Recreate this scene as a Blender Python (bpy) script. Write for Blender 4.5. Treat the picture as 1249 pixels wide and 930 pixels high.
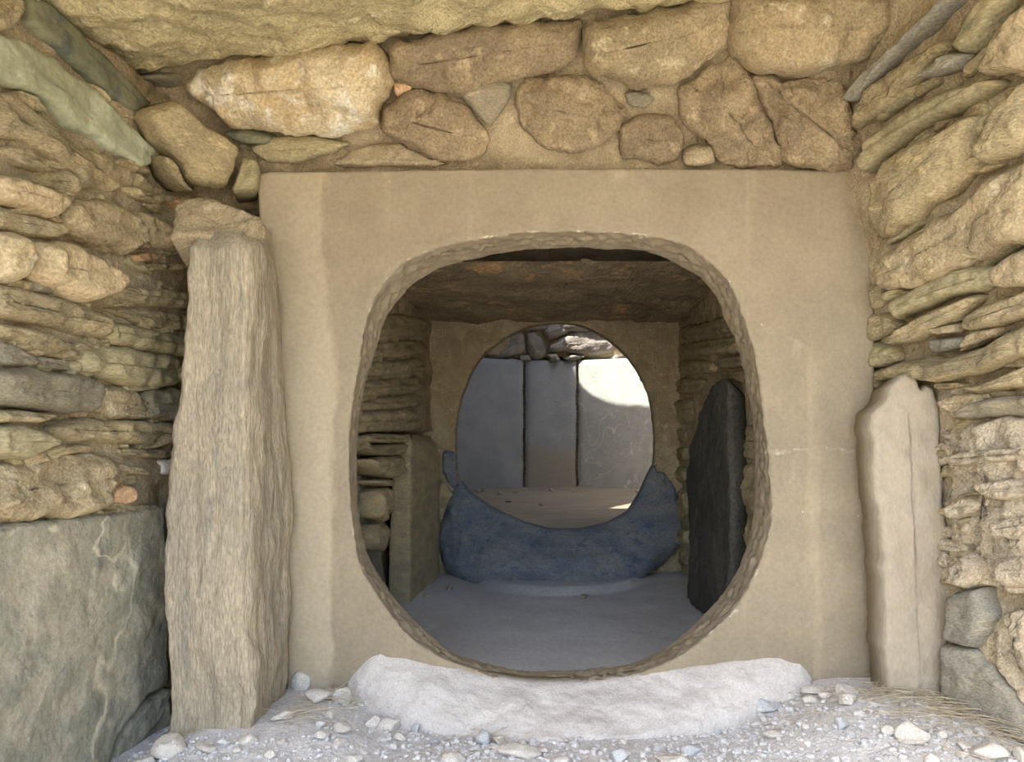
import bpy, bmesh, math, random
from mathutils import Vector, noise

# ------------------------------------------------------------------ camera, sky, sun, exposure
for o in list(bpy.data.objects):
    bpy.data.objects.remove(o)
scene = bpy.context.scene
C = bpy.data.collections.new('scene')
scene.collection.children.link(C)
F_PX, VPX, VPY, CAM_Z, CAM_Y = 900.0, 676.0, 545.0, 0.545, -1.5
cd = bpy.data.cameras.new('camera')
cd.sensor_width = 36.0
cd.lens = F_PX / 1249 * 36
cd.shift_x = -(VPX - 624.5) / 1249
cd.shift_y = (VPY - 465) / 1249
cd.clip_start = 0.02
cam = bpy.data.objects.new('camera', cd)
cam.location = (0, CAM_Y, CAM_Z)
cam.rotation_euler = (math.pi / 2, 0, 0)
C.objects.link(cam)
scene.camera = cam

SUN_AZ, SUN_EL = math.radians(26), math.radians(58)    # azimuth of travel, from +y towards +x
w = bpy.data.worlds.new('world')
scene.world = w
w.use_nodes = True
nt = w.node_tree
bg = nt.nodes['Background']
sky = nt.nodes.new('ShaderNodeTexSky')
sky.sky_type = 'NISHITA'
sky.sun_disc = False
sky.sun_elevation = SUN_EL
sky.sun_rotation = math.pi + SUN_AZ
sky.dust_density = 2.0
sky.ozone_density = 1.0
nt.links.new(sky.outputs[0], bg.inputs[0])
bg.inputs[1].default_value = 0.92
sd = bpy.data.lights.new('sun_offscreen', 'SUN')
sd.energy = 18.0
sd.angle = math.radians(0.6)
sd.color = (1.0, 0.95, 0.87)
sun = bpy.data.objects.new('sun_offscreen', sd)
dirv = Vector((math.sin(SUN_AZ) * math.cos(SUN_EL), math.cos(SUN_AZ) * math.cos(SUN_EL), -math.sin(SUN_EL)))
sun.rotation_euler = dirv.to_track_quat('-Z', 'Y').to_euler()
sun.location = (-3, -6, 6)
C.objects.link(sun)
vs = scene.view_settings
vs.view_transform = 'Standard'
vs.look = 'None'
vs.gamma = 1.0
vs.use_curve_mapping = False
vs.exposure = -0.22

# ------------------------------------------------------------------ helpers
R = random.Random(7)

def at(px, py, d):
    return Vector(((px - VPX) * d / F_PX, CAM_Y + d, CAM_Z - (py - VPY) * d / F_PX))

class Plane:
    """a wall surface: point, normal (towards the open side)"""
    def __init__(s, p, n):
        s.p = Vector(p); s.n = Vector(n).normalized()
        up = Vector((0, 0, 1))
        s.v = (up - s.n * up.dot(s.n)).normalized()
        s.u = s.v.cross(s.n).normalized()
    def hit(s, px, py):
        o = Vector((0, CAM_Y, CAM_Z)); r = at(px, py, 1.0) - o
        return o + r * ((s.p - o).dot(s.n) / r.dot(s.n))
    def uv(s, q):
        e = q - s.p
        return (e.dot(s.u), e.dot(s.v))
    def xyz(s, u, v, h):
        return s.p + s.u * u + s.v * v + s.n * h

def fbm(p, f, octs=4):
    return noise.fractal(p * f, 0.9, 2.1, octs, noise_basis='PERLIN_ORIGINAL')

def link(name, verts, faces, mat, parent=None, smooth=True, origin=None):
    me = bpy.data.meshes.new(name)
    org = Vector(origin) if origin is not None else Vector((0, 0, 0))
    me.from_pydata([tuple(Vector(v) - org) for v in verts], [], faces)
    me.update()
    if smooth:
        me.polygons.foreach_set('use_smooth', [True] * len(me.polygons))
    if mat:
        me.materials.append(mat)
    o = bpy.data.objects.new(name, me)
    C.objects.link(o)
    o.location = org
    if parent is not None:
        o.parent = parent
        o.location = org - parent_world(parent)
    return o

def parent_world(p):
    l = Vector(p.location)
    while p.parent is not None:
        p = p.parent
        l = l + Vector(p.location)
    return l

def tag(o, label, cat, group=None):
    o['label'] = label; o['category'] = cat
    if group: o['group'] = group
    return o

def struct(o, label=None, cat=None):
    o['kind'] = 'structure'
    if label: o['label'] = label
    if cat: o['category'] = cat
    return o

def chaikin(pts, k=1):
    for _ in range(k):
        out = []
        for i in range(len(pts)):
            a, b = pts[i], pts[(i + 1) % len(pts)]
            out.append((a[0] * .86 + b[0] * .14, a[1] * .86 + b[1] * .14))
            out.append((a[0] * .14 + b[0] * .86, a[1] * .14 + b[1] * .86))
        pts = out
    return pts

def resample(pts, m, closed=True):
    n = len(pts); segs = n if closed else n - 1
    L = [0.0]
    for i in range(segs):
        a, b = pts[i], pts[(i + 1) % n]
        L.append(L[-1] + math.dist(a, b))
    tot = L[-1]; out = []; j = 0
    cnt = m if closed else m - 1
    for k in range(m):
        t = tot * k / cnt
        while j < segs - 1 and L[j + 1] < t:
            j += 1
        f = (t - L[j]) / max(L[j + 1] - L[j], 1e-9)
        a, b = pts[j], pts[(j + 1) % n]
        out.append(tuple(a[q] + (b[q] - a[q]) * f for q in range(len(a))))
    return out

def stone_mesh(poly, P, bulge, depth, rough=1.0, strata=0.0, step=0.008, crisp=0.4, sink=0.0, seed=0, jag=1.0, ffreq=1.0, facet=.45, round_=1, sfreq=80):
    """a stone with the outline poly (u, v on plane P), broken into facets on its open side, reaching depth behind"""
    poly = chaikin(poly, round_)
    per = sum(math.dist(poly[i], poly[(i + 1) % len(poly)]) for i in range(len(poly)))
    m = int(max(30, min(190, per / step)))
    ol = resample(poly, m)
    cu = sum(p[0] for p in ol) / m; cv = sum(p[1] for p in ol) / m
    sxx = sum((p[0] - cu) ** 2 for p in ol) / m; syy = sum((p[1] - cv) ** 2 for p in ol) / m
    sxy = sum((p[0] - cu) * (p[1] - cv) for p in ol) / m
    ang = 0.5 * math.atan2(2 * sxy, sxx - syy)
    ax, ay = math.cos(ang), math.sin(ang)
    La = [(p[0] - cu) * ax + (p[1] - cv) * ay for p in ol]
    Wa = [-(p[0] - cu) * ay + (p[1] - cv) * ax for p in ol]
    Lh = (max(La) - min(La)) / 2; minor = (max(Wa) - min(Wa)) / 2
    half = max(0.0, Lh - minor)
    mid = (max(La) + min(La)) / 2
    K = int(max(6, min(26, minor / step)))
    bev = min(minor * .38, .005 + .026 * crisp * bulge / .04) * (1 if ffreq == 1 else 1.6)
    sv = Vector((seed * 3.7, seed * 1.9, seed * 5.3))
    rs = random.Random(seed * 13 + 5)
    cuts = []
    for _ in range(6):      # chipped facets: planes that shave the face
        a = rs.uniform(0, 6.283); sl = rs.uniform(.25, .9) * facet * min(1.0, bulge / max(minor, .01))
        cuts.append((math.cos(a) / max(Lh, .01), math.sin(a) / max(minor, .01), sl * minor, bulge * rs.uniform(.75, 1.25)))
    rcell = .6
    verts, rings = [], []
    def add_ring(t, kind):
        ids = []
        for i, p in enumerate(ol):
            l = max(mid - half, min(mid + half, La[i]))
            tu, tv = cu + l * ax, cv + l * ay
            sc = .9 if kind == 0 else 1.0
            u = tu + (p[0] - tu) * (1 - t) * sc; v = tv + (p[1] - tv) * (1 - t) * sc
            q = P.xyz(u, v, 0) + sv
            lu = (u - cu) * ax + (v - cv) * ay; lv = -(u - cu) * ay + (v - cv) * ax
            if kind == 0: h = -depth
            elif kind == 1: h = -depth * .3
            else:
                e = min(1.0, t * math.dist(p, (tu, tv)) / bev)
                top = bulge
                for (ca, cb, sl, off) in cuts:
                    top = min(top, off - sl * (lu * ca + lv * cb - .15))
                top = max(top, bulge * .25)
                h = top * (.42 + .58 * (1 - (1 - e) ** 2))
                am = .3 + .7 * e
                h += am * rough * (0.014 * ffreq * fbm(q, 10 / ffreq) * min(1, minor / .05) + 0.006 * fbm(q, 38, 4) + .003 * fbm(q, 110, 2) + .007 * min(1, minor / .03) * (noise.ridged_multi_fractal(q * 17, 1.0, 2.2, 4, 1.0, 2.0) - 1.0) * .6 + .006 * min(1, minor / .05) * (noise.cell(q * 26) - .5) * rcell)
                if strata:
                    h += am * strata * 0.008 * noise.fractal(Vector((lu * 6 + seed, lv * sfreq, seed * 2.1)), 0.9, 2.1, 3)
                h += sink
            jg = jag * (1 - t) ** 2 * min(.012, .2 * minor)
            w = .8 * noise.noise(q * 22) + .5 * noise.noise(q * 60); w2 = .8 * noise.noise(q * 22 + Vector((9, 9, 9))) + .5 * noise.noise(q * 60 + Vector((5, 5, 5)))
            u += jg * w; v += jg * w2
            ids.append(len(verts)); verts.append(P.xyz(u, v, h))
        rings.append(ids)
    add_ring(0, 0); add_ring(0, 1)
    for k in range(K):
        add_ring(0.97 * (k / (K - 1)) ** 1.15, 2)
    faces = []
    for a, b in zip(rings, rings[1:]):
        for i in range(m):
            j = (i + 1) % m
            faces.append((a[i], a[j], b[j], b[i]))
    faces.append(tuple(rings[-1])); faces.append(tuple(reversed(rings[0])))
    return verts, faces

SEED = [0]
def stone(px_poly, P, mat, parent, bulge=0.03, depth=0.06, name='stone', **kw):
    SEED[0] += 1
    off = bulge * .45
    P = Plane(P.p + P.n * off, P.n); depth += off; kw['sink'] = kw.get('sink', 0) - off
    poly = [P.uv(P.hit(*q)) for q in px_poly]
    area = sum(poly[i][0] * poly[(i + 1) % len(poly)][1] - poly[(i + 1) % len(poly)][0] * poly[i][1] for i in range(len(poly)))
    if area < 0: poly.reverse()
    v, f = stone_mesh(poly, P, bulge, depth, seed=SEED[0], **kw)
    c = sum(v, Vector()) / len(v)
    return link(name, v, f, mat, parent, origin=c)

def loft(rows, mat, name, parent=None, closed=True, cap=True, origin=None, smooth=True):
    """rows: equal-length lists of points"""
    n = len(rows[0]); verts = [p for r in rows for p in r]; faces = []
    for k in range(len(rows) - 1):
        for i in range(n if closed else n - 1):
            j = (i + 1) % n
            faces.append((k * n + i, k * n + j, (k + 1) * n + j, (k + 1) * n + i))
    if cap and closed:
        faces.append(tuple(reversed(range(n)))); faces.append(tuple((len(rows) - 1) * n + i for i in range(n)))
    return link(name, verts, faces, mat, parent, origin=origin, smooth=smooth)

def recalc(o):
    bm = bmesh.new(); bm.from_mesh(o.data)
    bmesh.ops.recalc_face_normals(bm, faces=bm.faces)
    bm.to_mesh(o.data); bm.free()
    return o

def rough_box(name, x0, x1, y0, y1, z0, z1, mat, parent=None, step=0.04, amp=0.01, freq=6.0, fine=0.004, warp=None):
    """box with gridded, roughened faces"""
    bm = bmesh.new()
    nx = max(1, int((x1 - x0) / step)); ny = max(1, int((y1 - y0) / step)); nz = max(1, int((z1 - z0) / step))
    vd = {}
    def V(i, j, k):
        key = (i, j, k)
        if key not in vd:
            p = Vector((x0 + (x1 - x0) * i / nx, y0 + (y1 - y0) * j / ny, z0 + (z1 - z0) * k / nz))
            c = Vector(((x0 + x1) / 2, (y0 + y1) / 2, (z0 + z1) / 2))
            n = Vector((-1 if i == 0 else 1 if i == nx else 0, -1 if j == 0 else 1 if j == ny else 0, -1 if k == 0 else 1 if k == nz else 0)).normalized()
            h = amp * fbm(p, freq) + fine * fbm(p, 35)
            edges = (i in (0, nx)) + (j in (0, ny)) + (k in (0, nz))
            if edges > 1: h -= amp * 0.8
            p = p + n * h
            if warp: p = warp(p)
            vd[key] = bm.verts.new(p)
        return vd[key]
    for i in range(nx):
        for j in range(ny):
            bm.faces.new((V(i, j, 0), V(i, j + 1, 0), V(i + 1, j + 1, 0), V(i + 1, j, 0)))
            bm.faces.new((V(i, j, nz), V(i + 1, j, nz), V(i + 1, j + 1, nz), V(i, j + 1, nz)))
    for i in range(nx):
        for k in range(nz):
            bm.faces.new((V(i, 0, k), V(i + 1, 0, k), V(i + 1, 0, k + 1), V(i, 0, k + 1)))
            bm.faces.new((V(i, ny, k), V(i, ny, k + 1), V(i + 1, ny, k + 1), V(i + 1, ny, k)))
    for j in range(ny):
        for k in range(nz):
            bm.faces.new((V(0, j, k), V(0, j, k + 1), V(0, j + 1, k + 1), V(0, j + 1, k)))
            bm.faces.new((V(nx, j, k), V(nx, j + 1, k), V(nx, j + 1, k + 1), V(nx, j, k + 1)))
    me = bpy.data.meshes.new(name); bm.to_mesh(me); bm.free()
    me.polygons.foreach_set('use_smooth', [True] * len(me.polygons))
    me.materials.append(mat)
    o = bpy.data.objects.new(name, me); C.objects.link(o)
    if parent is not None:
        o.parent = parent; o.location = -parent_world(parent)
    return o

# ------------------------------------------------------------------ materials
def srgb(r, g, b):
    l = .35 * r + .45 * g + .2 * b; k = .77
    r, g, b = (min(246, (l + (c - l) * k) * 1.04) for c in (r, g, b))
    f = lambda c: (c / 255 / 12.92) if c / 255 <= .04045 else ((c / 255 + .055) / 1.055) ** 2.4
    return (f(r), f(g), f(b), 1)

def rock(name, c1, c2, c3=None, scale=7.0, stretch=(1, 1, 1), bump=0.8, bscale=70.0, var=0.13, spot=0.55, grain=0.42, bdist=0.008, extra=None, rand_offset=True, rough=0.92, veins=None):
    m = bpy.data.materials.new(name); m.use_nodes = True
    n = m.node_tree; N = n.nodes; Lk = n.links
    b = N['Principled BSDF']; b.inputs['Roughness'].default_value = rough
    b.inputs['Specular IOR Level'].default_value = 0.15
    def nd(t, **k):
        x = N.new(t)
        for a, v in k.items(): setattr(x, a, v)
        return x
    geo = nd('ShaderNodeNewGeometry'); mp = nd('ShaderNodeMapping'); mp.inputs['Scale'].default_value = stretch
    oi = nd('ShaderNodeObjectInfo')
    Lk.new(geo.outputs['Position'], mp.inputs['Vector'])
    vec = mp.outputs[0]
    def nz(s, detail=6, rgh=0.6, v=None):
        x = nd('ShaderNodeTexNoise'); x.inputs['Scale'].default_value = s; x.inputs['Detail'].default_value = detail; x.inputs['Roughness'].default_value = rgh
        Lk.new(v or vec, x.inputs['Vector']); return x.outputs['Fac']
    def ramp(src, a, bb):
        x = nd('ShaderNodeMapRange'); x.inputs[1].default_value = a; x.inputs[2].default_value = bb
        x.interpolation_type = 'SMOOTHSTEP'
        Lk.new(src, x.inputs[0]); return x.outputs[0]
    def mix(f, A, B, mode='MIX'):
        x = nd('ShaderNodeMix', data_type='RGBA', blend_type=mode)
        if isinstance(f, (int, float)): x.inputs[0].default_value = f
        else: Lk.new(f, x.inputs[0])
        for s, c in ((6, A), (7, B)):
            if isinstance(c, tuple): x.inputs[s].default_value = c
            else: Lk.new(c, x.inputs[s])
        return x.outputs[2]
    col = mix(ramp(nz(scale), .36, .64), c1, c2)
    if c3: col = mix(ramp(nz(scale * 2.3, 8, .65), spot, spot + .12), col, c3)
    g = nz(scale * 22, 4, .7)
    gr = nd('ShaderNodeMapRange'); gr.inputs[1].default_value = .3; gr.inputs[2].default_value = .7
    gr.inputs[3].default_value = 1 - grain; gr.inputs[4].default_value = 1 + grain * .6
    Lk.new(g, gr.inputs[0])
    hv = nd('ShaderNodeHueSaturation')
    vr = nd('ShaderNodeMapRange'); vr.inputs[3].default_value = 1 - var; vr.inputs[4].default_value = 1 + var
    Lk.new(oi.outputs['Random'], vr.inputs[0])
    mul = nd('ShaderNodeMath', operation='MULTIPLY'); Lk.new(vr.outputs[0], mul.inputs[0]); Lk.new(gr.outputs[0], mul.inputs[1])
    if extra: col = extra(nd, Lk, mix, nz, ramp, geo, col)
    if veins:
        wv = nd('ShaderNodeTexNoise'); wv.inputs['Scale'].default_value = veins[1]; wv.inputs['Detail'].default_value = 3; wv.inputs['Distortion'].default_value = .6
        Lk.new(geo.outputs['Position'], wv.inputs['Vector'])
        d0 = nd('ShaderNodeMath', operation='SUBTRACT'); Lk.new(wv.outputs['Fac'], d0.inputs[0]); d0.inputs[1].default_value = .5
        d1 = nd('ShaderNodeMath', operation='ABSOLUTE'); Lk.new(d0.outputs[0], d1.inputs[0])
        col = mix(ramp(d1.outputs[0], veins[2], 0.0), col, veins[0])
    Lk.new(col, hv.inputs['Color']); Lk.new(mul.outputs[0], hv.inputs['Value'])
    Lk.new(hv.outputs[0], b.inputs['Base Color'])
    b1 = nd('ShaderNodeBump'); b1.inputs['Strength'].default_value = bump; b1.inputs['Distance'].default_value = bdist
    Lk.new(nz(bscale, 7, .68), b1.inputs['Height'])
    b2 = nd('ShaderNodeBump'); b2.inputs['Strength'].default_value = bump * .8; b2.inputs['Distance'].default_value = bdist * 2.2
    Lk.new(nz(bscale * .28, 5, .6), b2.inputs['Height']); Lk.new(b1.outputs[0], b2.inputs['Normal'])
    Lk.new(b2.outputs[0], b.inputs['Normal'])
    return m

M = {}
M['tan'] = rock('tan_schist', srgb(176, 156, 112), srgb(150, 134, 98), srgb(196, 172, 122), 8, (1, 1, 2.2))
M['tan2'] = rock('ochre_stone', srgb(180, 157, 114), srgb(158, 139, 102), srgb(200, 184, 146), 9)
M['brown'] = rock('brown_stone', srgb(162, 140, 104), srgb(138, 118, 88), srgb(180, 158, 118), 9, bump=.9)
M['olive'] = rock('olive_slate', srgb(152, 140, 100), srgb(164, 150, 108), srgb(130, 124, 96), 6, (1, 1, 2.5), bump=.35)
M['green'] = rock('pale_green_slate', srgb(164, 166, 134), srgb(146, 146, 112), srgb(178, 178, 150), 5, bump=.3, grain=.2)
M['dgreen'] = rock('dark_green_slate', srgb(124, 122, 90), srgb(106, 108, 84), srgb(92, 96, 84), 6, bump=.3, grain=.2)
M['grey'] = rock('grey_schist', srgb(150, 138, 110), srgb(132, 124, 102), srgb(166, 150, 116), 9, (1, 1, 3), bump=.55)
M['dark'] = rock('dark_schist', srgb(120, 113, 92), srgb(134, 124, 98), srgb(150, 140, 108), 10, (1, 1, 2.2), bump=.5)
M['pale'] = rock('pale_limestone', srgb(204, 186, 146), srgb(188, 162, 114), srgb(218, 208, 182), 8, spot=.5, bump=.6)
M['rose'] = rock('rosy_stone', srgb(186, 160, 118), srgb(172, 150, 108), srgb(206, 192, 156), 8, spot=.6, bump=.5)
M['orange'] = rock('orange_stone', srgb(198, 156, 108), srgb(186, 146, 106), None, 8, bump=.4)
M['mortar'] = rock('earth_mortar', srgb(180, 160, 122), srgb(160, 140, 106), srgb(190, 172, 134), 14, bump=.9, bscale=90, bdist=.008, var=.03)
M['lump'] = rock('lumpy_mortar', srgb(196, 176, 142), srgb(178, 160, 130), srgb(204, 186, 152), 12, bump=1.0, bscale=60, bdist=.012, var=.05)
M['cap'] = rock('capstone_rock', srgb(206, 188, 134), srgb(188, 172, 122), srgb(230, 216, 170), 10, bump=1.0, bscale=70, bdist=.01, var=.02, spot=.58)
M['bluegrey'] = rock('blue_grey_slate', srgb(140, 133, 113), srgb(126, 121, 106), srgb(160, 148, 118), 8, (1, 1, 2.5), bump=.45)
M['slabgreen'] = rock('green_grey_schist', srgb(152, 146, 120), srgb(130, 129, 112), srgb(164, 154, 128), 7, bump=.7, bscale=50, var=.02, spot=.48, grain=.2, veins=(srgb(190, 178, 146), 3.2, .012))
M['pillar'] = rock('fibrous_schist', srgb(174, 157, 127), srgb(156, 143, 118), srgb(146, 138, 118), 16, (1.0, 1.0, .16), bump=.9, bscale=95, bdist=.008, var=.02)
M['pillar2'] = rock('smooth_grey_schist', srgb(160, 146, 122), srgb(152, 137, 113), srgb(146, 137, 120), 9, (1, 1, .45), bump=.4, bscale=60, var=.02, grain=.14)
M['innerwall'] = rock('dusty_mortar', srgb(180, 160, 122), srgb(160, 140, 106), srgb(190, 172, 134), 12, bump=.9, bdist=.008, var=.03)
M['inner'] = rock('dusty_stone', srgb(176, 156, 112), srgb(150, 136, 104), srgb(190, 170, 124), 10, (1, 1, 2.5), bump=.6)
M['innerdark'] = rock('black_slate', srgb(72, 70, 64), srgb(86, 82, 74), srgb(108, 104, 94), 5, bump=.3, var=.05, spot=.6)
M['bluemortar'] = rock('blue_grey_mortar', srgb(104, 113, 126), srgb(128, 130, 132), srgb(84, 100, 126), 6, (1, 1, 2.2), bump=.5, bscale=40, var=.02, spot=.55)
M['chslab'] = rock('smooth_grey_slab', srgb(150, 153, 153), srgb(138, 142, 143), None, 3.5, bump=.12, bscale=40, grain=.12, var=.04, spot=.6)
M['chslab2'] = rock('veined_grey_slab', srgb(156, 154, 144), srgb(144, 143, 134), srgb(168, 162, 146), 5, bump=.35, bscale=30, grain=.15, var=.04)
def tanfoot(nd, Lk, mix, nz, ramp, geo, col):
    # earth-stained lower half with a ragged upper edge
    sep = nd('ShaderNodeSeparateXYZ'); Lk.new(geo.outputs['Position'], sep.inputs[0])
    q = nd('ShaderNodeMath', operation='MULTIPLY_ADD'); Lk.new(nz(5, 6, .7), q.inputs[0]); q.inputs[1].default_value = .35; Lk.new(sep.outputs['Z'], q.inputs[2])
    return mix(ramp(q.outputs[0], .80, .62), col, srgb(150, 142, 124))
M['chslab3'] = rock('earth_stained_slab', srgb(150, 153, 153), srgb(138, 142, 143), None, 3.5, bump=.3, bscale=40, grain=.15, var=.04, extra=tanfoot)
M['chslab2'] = rock('veined_grey_slab', srgb(160, 160, 152), srgb(148, 149, 142), srgb(170, 166, 152), 5, bump=.35, bscale=30, grain=.15, var=.04, veins=(srgb(186, 182, 168), 2.2, .006))
M['chstone'] = rock('grey_boulder', srgb(160, 152, 140), srgb(140, 132, 122), srgb(172, 158, 134), 6, bump=.7, bscale=30, bdist=.015)
M['chfloor'] = rock('chamber_dust', srgb(146, 130, 106), srgb(134, 120, 100), srgb(154, 140, 116), 3, bump=.4, bscale=40, var=.0, grain=.15)
M['dust'] = rock('grey_dust', srgb(186, 185, 183), srgb(176, 175, 173), srgb(192, 189, 184), 5, bump=.3, bscale=60, var=.0, grain=.15)
M['gravelbed'] = rock('gravel_bed', srgb(208, 204, 198), srgb(194, 191, 187), srgb(218, 213, 206), 18, bump=.6, bscale=110, bdist=.01, var=.0)
M['pebble'] = rock('pebbles', srgb(208, 205, 200), srgb(190, 188, 186), srgb(222, 218, 212), 40, bump=.5, bscale=160, var=.0, spot=.5)
M['rockpale'] = rock('pale_rock', srgb(206, 198, 184), srgb(190, 182, 170), srgb(216, 208, 196), 22, bump=.5, bscale=90, var=.1)
M['rockblue'] = rock('blue_grey_rock', srgb(186, 186, 184), srgb(172, 174, 174), srgb(196, 194, 188), 22, bump=.5, bscale=90, var=.06)
M['white'] = rock('white_quartz', srgb(236, 234, 228), srgb(226, 222, 214), None, 22, bump=.3, var=.03)
M['sill'] = rock('pale_sill_mortar', srgb(196, 188, 178), srgb(186, 178, 169), srgb(164, 154, 144), 11, bump=.45, bscale=80, var=.0, spot=.6, grain=.22)
M['earth'] = rock('dry_earth', srgb(204, 188, 158), srgb(192, 174, 142), srgb(212, 198, 170), 3, bump=.6, bscale=30, var=.0)
M['grass'] = rock('dry_straw', srgb(206, 190, 156), srgb(182, 164, 128), None, 60, bump=.1, var=.0, rough=.7)
M['joint'] = rock('joint_mortar', srgb(120, 112, 100), srgb(96, 90, 82), srgb(150, 140, 124), 30, bump=1.0, bscale=60, bdist=.02, var=.0)

def slab_extra(nd, Lk, mix, nz, ramp, geo, col):
    sep = nd('ShaderNodeSeparateXYZ'); Lk.new(geo.outputs['Position'], sep.inputs[0])
    # a pale lime wash that ran down the side of the slab, with a wavering edge
    mp = nd('ShaderNodeMapping'); mp.inputs['Scale'].default_value = (1, 1, .35)
    Lk.new(geo.outputs['Position'], mp.inputs[0])
    wob = nz(7, 4, .6, mp.outputs[0])
    s = nd('ShaderNodeMath', operation='MULTIPLY_ADD'); Lk.new(wob, s.inputs[0]); s.inputs[1].default_value = .16; Lk.new(sep.outputs['X'], s.inputs[2])
    wash = ramp(s.outputs[0], -.365, -.385)
    col = mix(wash, col, srgb(164, 148, 118))
    # thin vertical runs
    mp2 = nd('ShaderNodeMapping'); mp2.inputs['Scale'].default_value = (1, 1, .06)
    Lk.new(geo.outputs['Position'], mp2.inputs[0])
    runs = ramp(nz(16, 3, .5, mp2.outputs[0]), .58, .72)
    rr = nd('ShaderNodeMath', operation='MULTIPLY'); Lk.new(runs, rr.inputs[0]); rr.inputs[1].default_value = .22
    col = mix(rr.outputs[0], col, srgb(192, 170, 128))
    # lime flecks, and the pale line of an old horizontal joint on either side of the opening
    vo = nd('ShaderNodeTexVoronoi'); vo.inputs['Scale'].default_value = 30; Lk.new(geo.outputs['Position'], vo.inputs['Vector'])
    fl = nd('ShaderNodeMath', operation='MULTIPLY'); Lk.new(ramp(vo.outputs['Distance'], .07, .03), fl.inputs[0]); Lk.new(ramp(nz(9, 4, .6), .52, .62), fl.inputs[1])
    col = mix(fl.outputs[0], col, srgb(190, 174, 142))
    jz = nd('ShaderNodeMath', operation='MULTIPLY_ADD'); Lk.new(nz(12, 5, .6), jz.inputs[0]); jz.inputs[1].default_value = .05; Lk.new(sep.outputs['Z'], jz.inputs[2])
    j1_ = nd('ShaderNodeMath', operation='SUBTRACT'); Lk.new(jz.outputs[0], j1_.inputs[0]); j1_.inputs[1].default_value = .562
    j2_ = nd('ShaderNodeMath', operation='ABSOLUTE'); Lk.new(j1_.outputs[0], j2_.inputs[0])
    jm = nd('ShaderNodeMath', operation='MULTIPLY'); Lk.new(ramp(j2_.outputs[0], .006, .001), jm.inputs[0]); Lk.new(ramp(nz(20, 4, .7), .5, .75), jm.inputs[1])
    col = mix(jm.outputs[0], col, srgb(196, 184, 158))
    # rough rim and white crust around the opening
    at_ = nd('ShaderNodeAttribute'); at_.attribute_name = 'rim'
    cr = nd('ShaderNodeMath', operation='MULTIPLY_ADD'); Lk.new(nz(26, 6, .7), cr.inputs[0]); cr.inputs[1].default_value = 1.0; Lk.new(at_.outputs['Fac'], cr.inputs[2])
    col = mix(ramp(cr.outputs[0], 1.50, 1.68), col, srgb(206, 192, 164))
    return col
M['slab'] = rock('plastered_sandstone', srgb(148, 132, 104), srgb(138, 123, 98), srgb(158, 142, 114), 5, bump=.28, bscale=95, bdist=.004, var=.0, spot=.6, grain=.14, extra=slab_extra)
def cap2_extra(nd, Lk, mix, nz, ramp, geo, col):
    return mix(ramp(nz(5.0, 5, .7), .56, .64), col, srgb(206, 160, 108))
M['cap2'] = rock('brown_capstone', srgb(162, 140, 104), srgb(138, 118, 88), srgb(180, 158, 118), 6, bump=.9, bscale=40, bdist=.015, var=.0, extra=cap2_extra)

# ------------------------------------------------------------------ wall surfaces (planes)
LW = Plane((-0.77, 0, 0.6), (1, -0.10, 0))
RU = Plane((0.69, 0, 0.6), (-1, -0.35, -0.187))
RL = Plane((0.69, 0, 0.6), (-1, -0.35, 0))
BK = Plane((0, 0.03, 1.11), (0, -1, -0.5))

def sstep(a, b, x):
    t = max(0.0, min(1.0, (x - a) / (b - a))); return t * t * (3 - 2 * t)

def ground(x, y):
    z = 0.055 * sstep(.30, .44, -x) * (1 - sstep(.61, .73, -x)) * sstep(-.55, -.12, y) + 0.075 * sstep(.30, .58, x) * sstep(-.6, -.15, y)
    return z + 0.006 * noise.fractal(Vector((x * 5, y * 5, 0)), .9, 2, 4)

def sheet(name, x0, x1, y0, y1, step, fz, mat, thick=0.25):
    nx = int((x1 - x0) / step); ny = int((y1 - y0) / step); verts, faces = [], []
    for j in range(ny + 1):
        for i in range(nx + 1):
            x = x0 + (x1 - x0) * i / nx; y = y0 + (y1 - y0) * j / ny
            verts.append((x, y, fz(x, y)))
    n = len(verts)
    for j in range(ny):
        for i in range(nx):
            a = j * (nx + 1) + i
            faces.append((a, a + 1, a + nx + 2, a + nx + 1))
    return link(name, verts, faces, mat)

# ---- floors
struct(sheet('floor', -1.1, 1.1, -1.3, 0.16, 0.02, ground, M['gravelbed']))
struct(sheet('floor_forecourt', -14, 14, -18, -1.28, 0.5, lambda x, y: -0.004 + .03 * noise.noise(Vector((x, y, 0))) * sstep(2.5, 4, -y), M['earth']))
def gfl(x, y):
    d = ((x / .5) ** 2)
    e = math.hypot((x - .03) / .34, (y - 1.50) / .30) + .05 * noise.noise(Vector((x * 9, y * 9, 1)))
    return .024 * sstep(0.0, .06, 1.0 - e) + .035 * sstep(.22, .55, abs(x)) * sstep(.6, 1.4, y) + .004 * noise.fractal(Vector((x * 6, y * 6, 3)), .9, 2, 4)
struct(sheet('floor_antechamber', -.75, .75, 0.15, 1.80, 0.025, gfl, M['dust']))
struct(sheet('floor_chamber', -2.2, 2.2, 1.60, 5.9, 0.06, lambda x, y: .12 * sstep(1.6, 2.5, y) - .02 + .02 + .008 * noise.fractal(Vector((x * 3, y * 3, 5)), .9, 2, 4) + .05 * sstep(4.6, 5.6, y), M['chfloor']))

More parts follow.
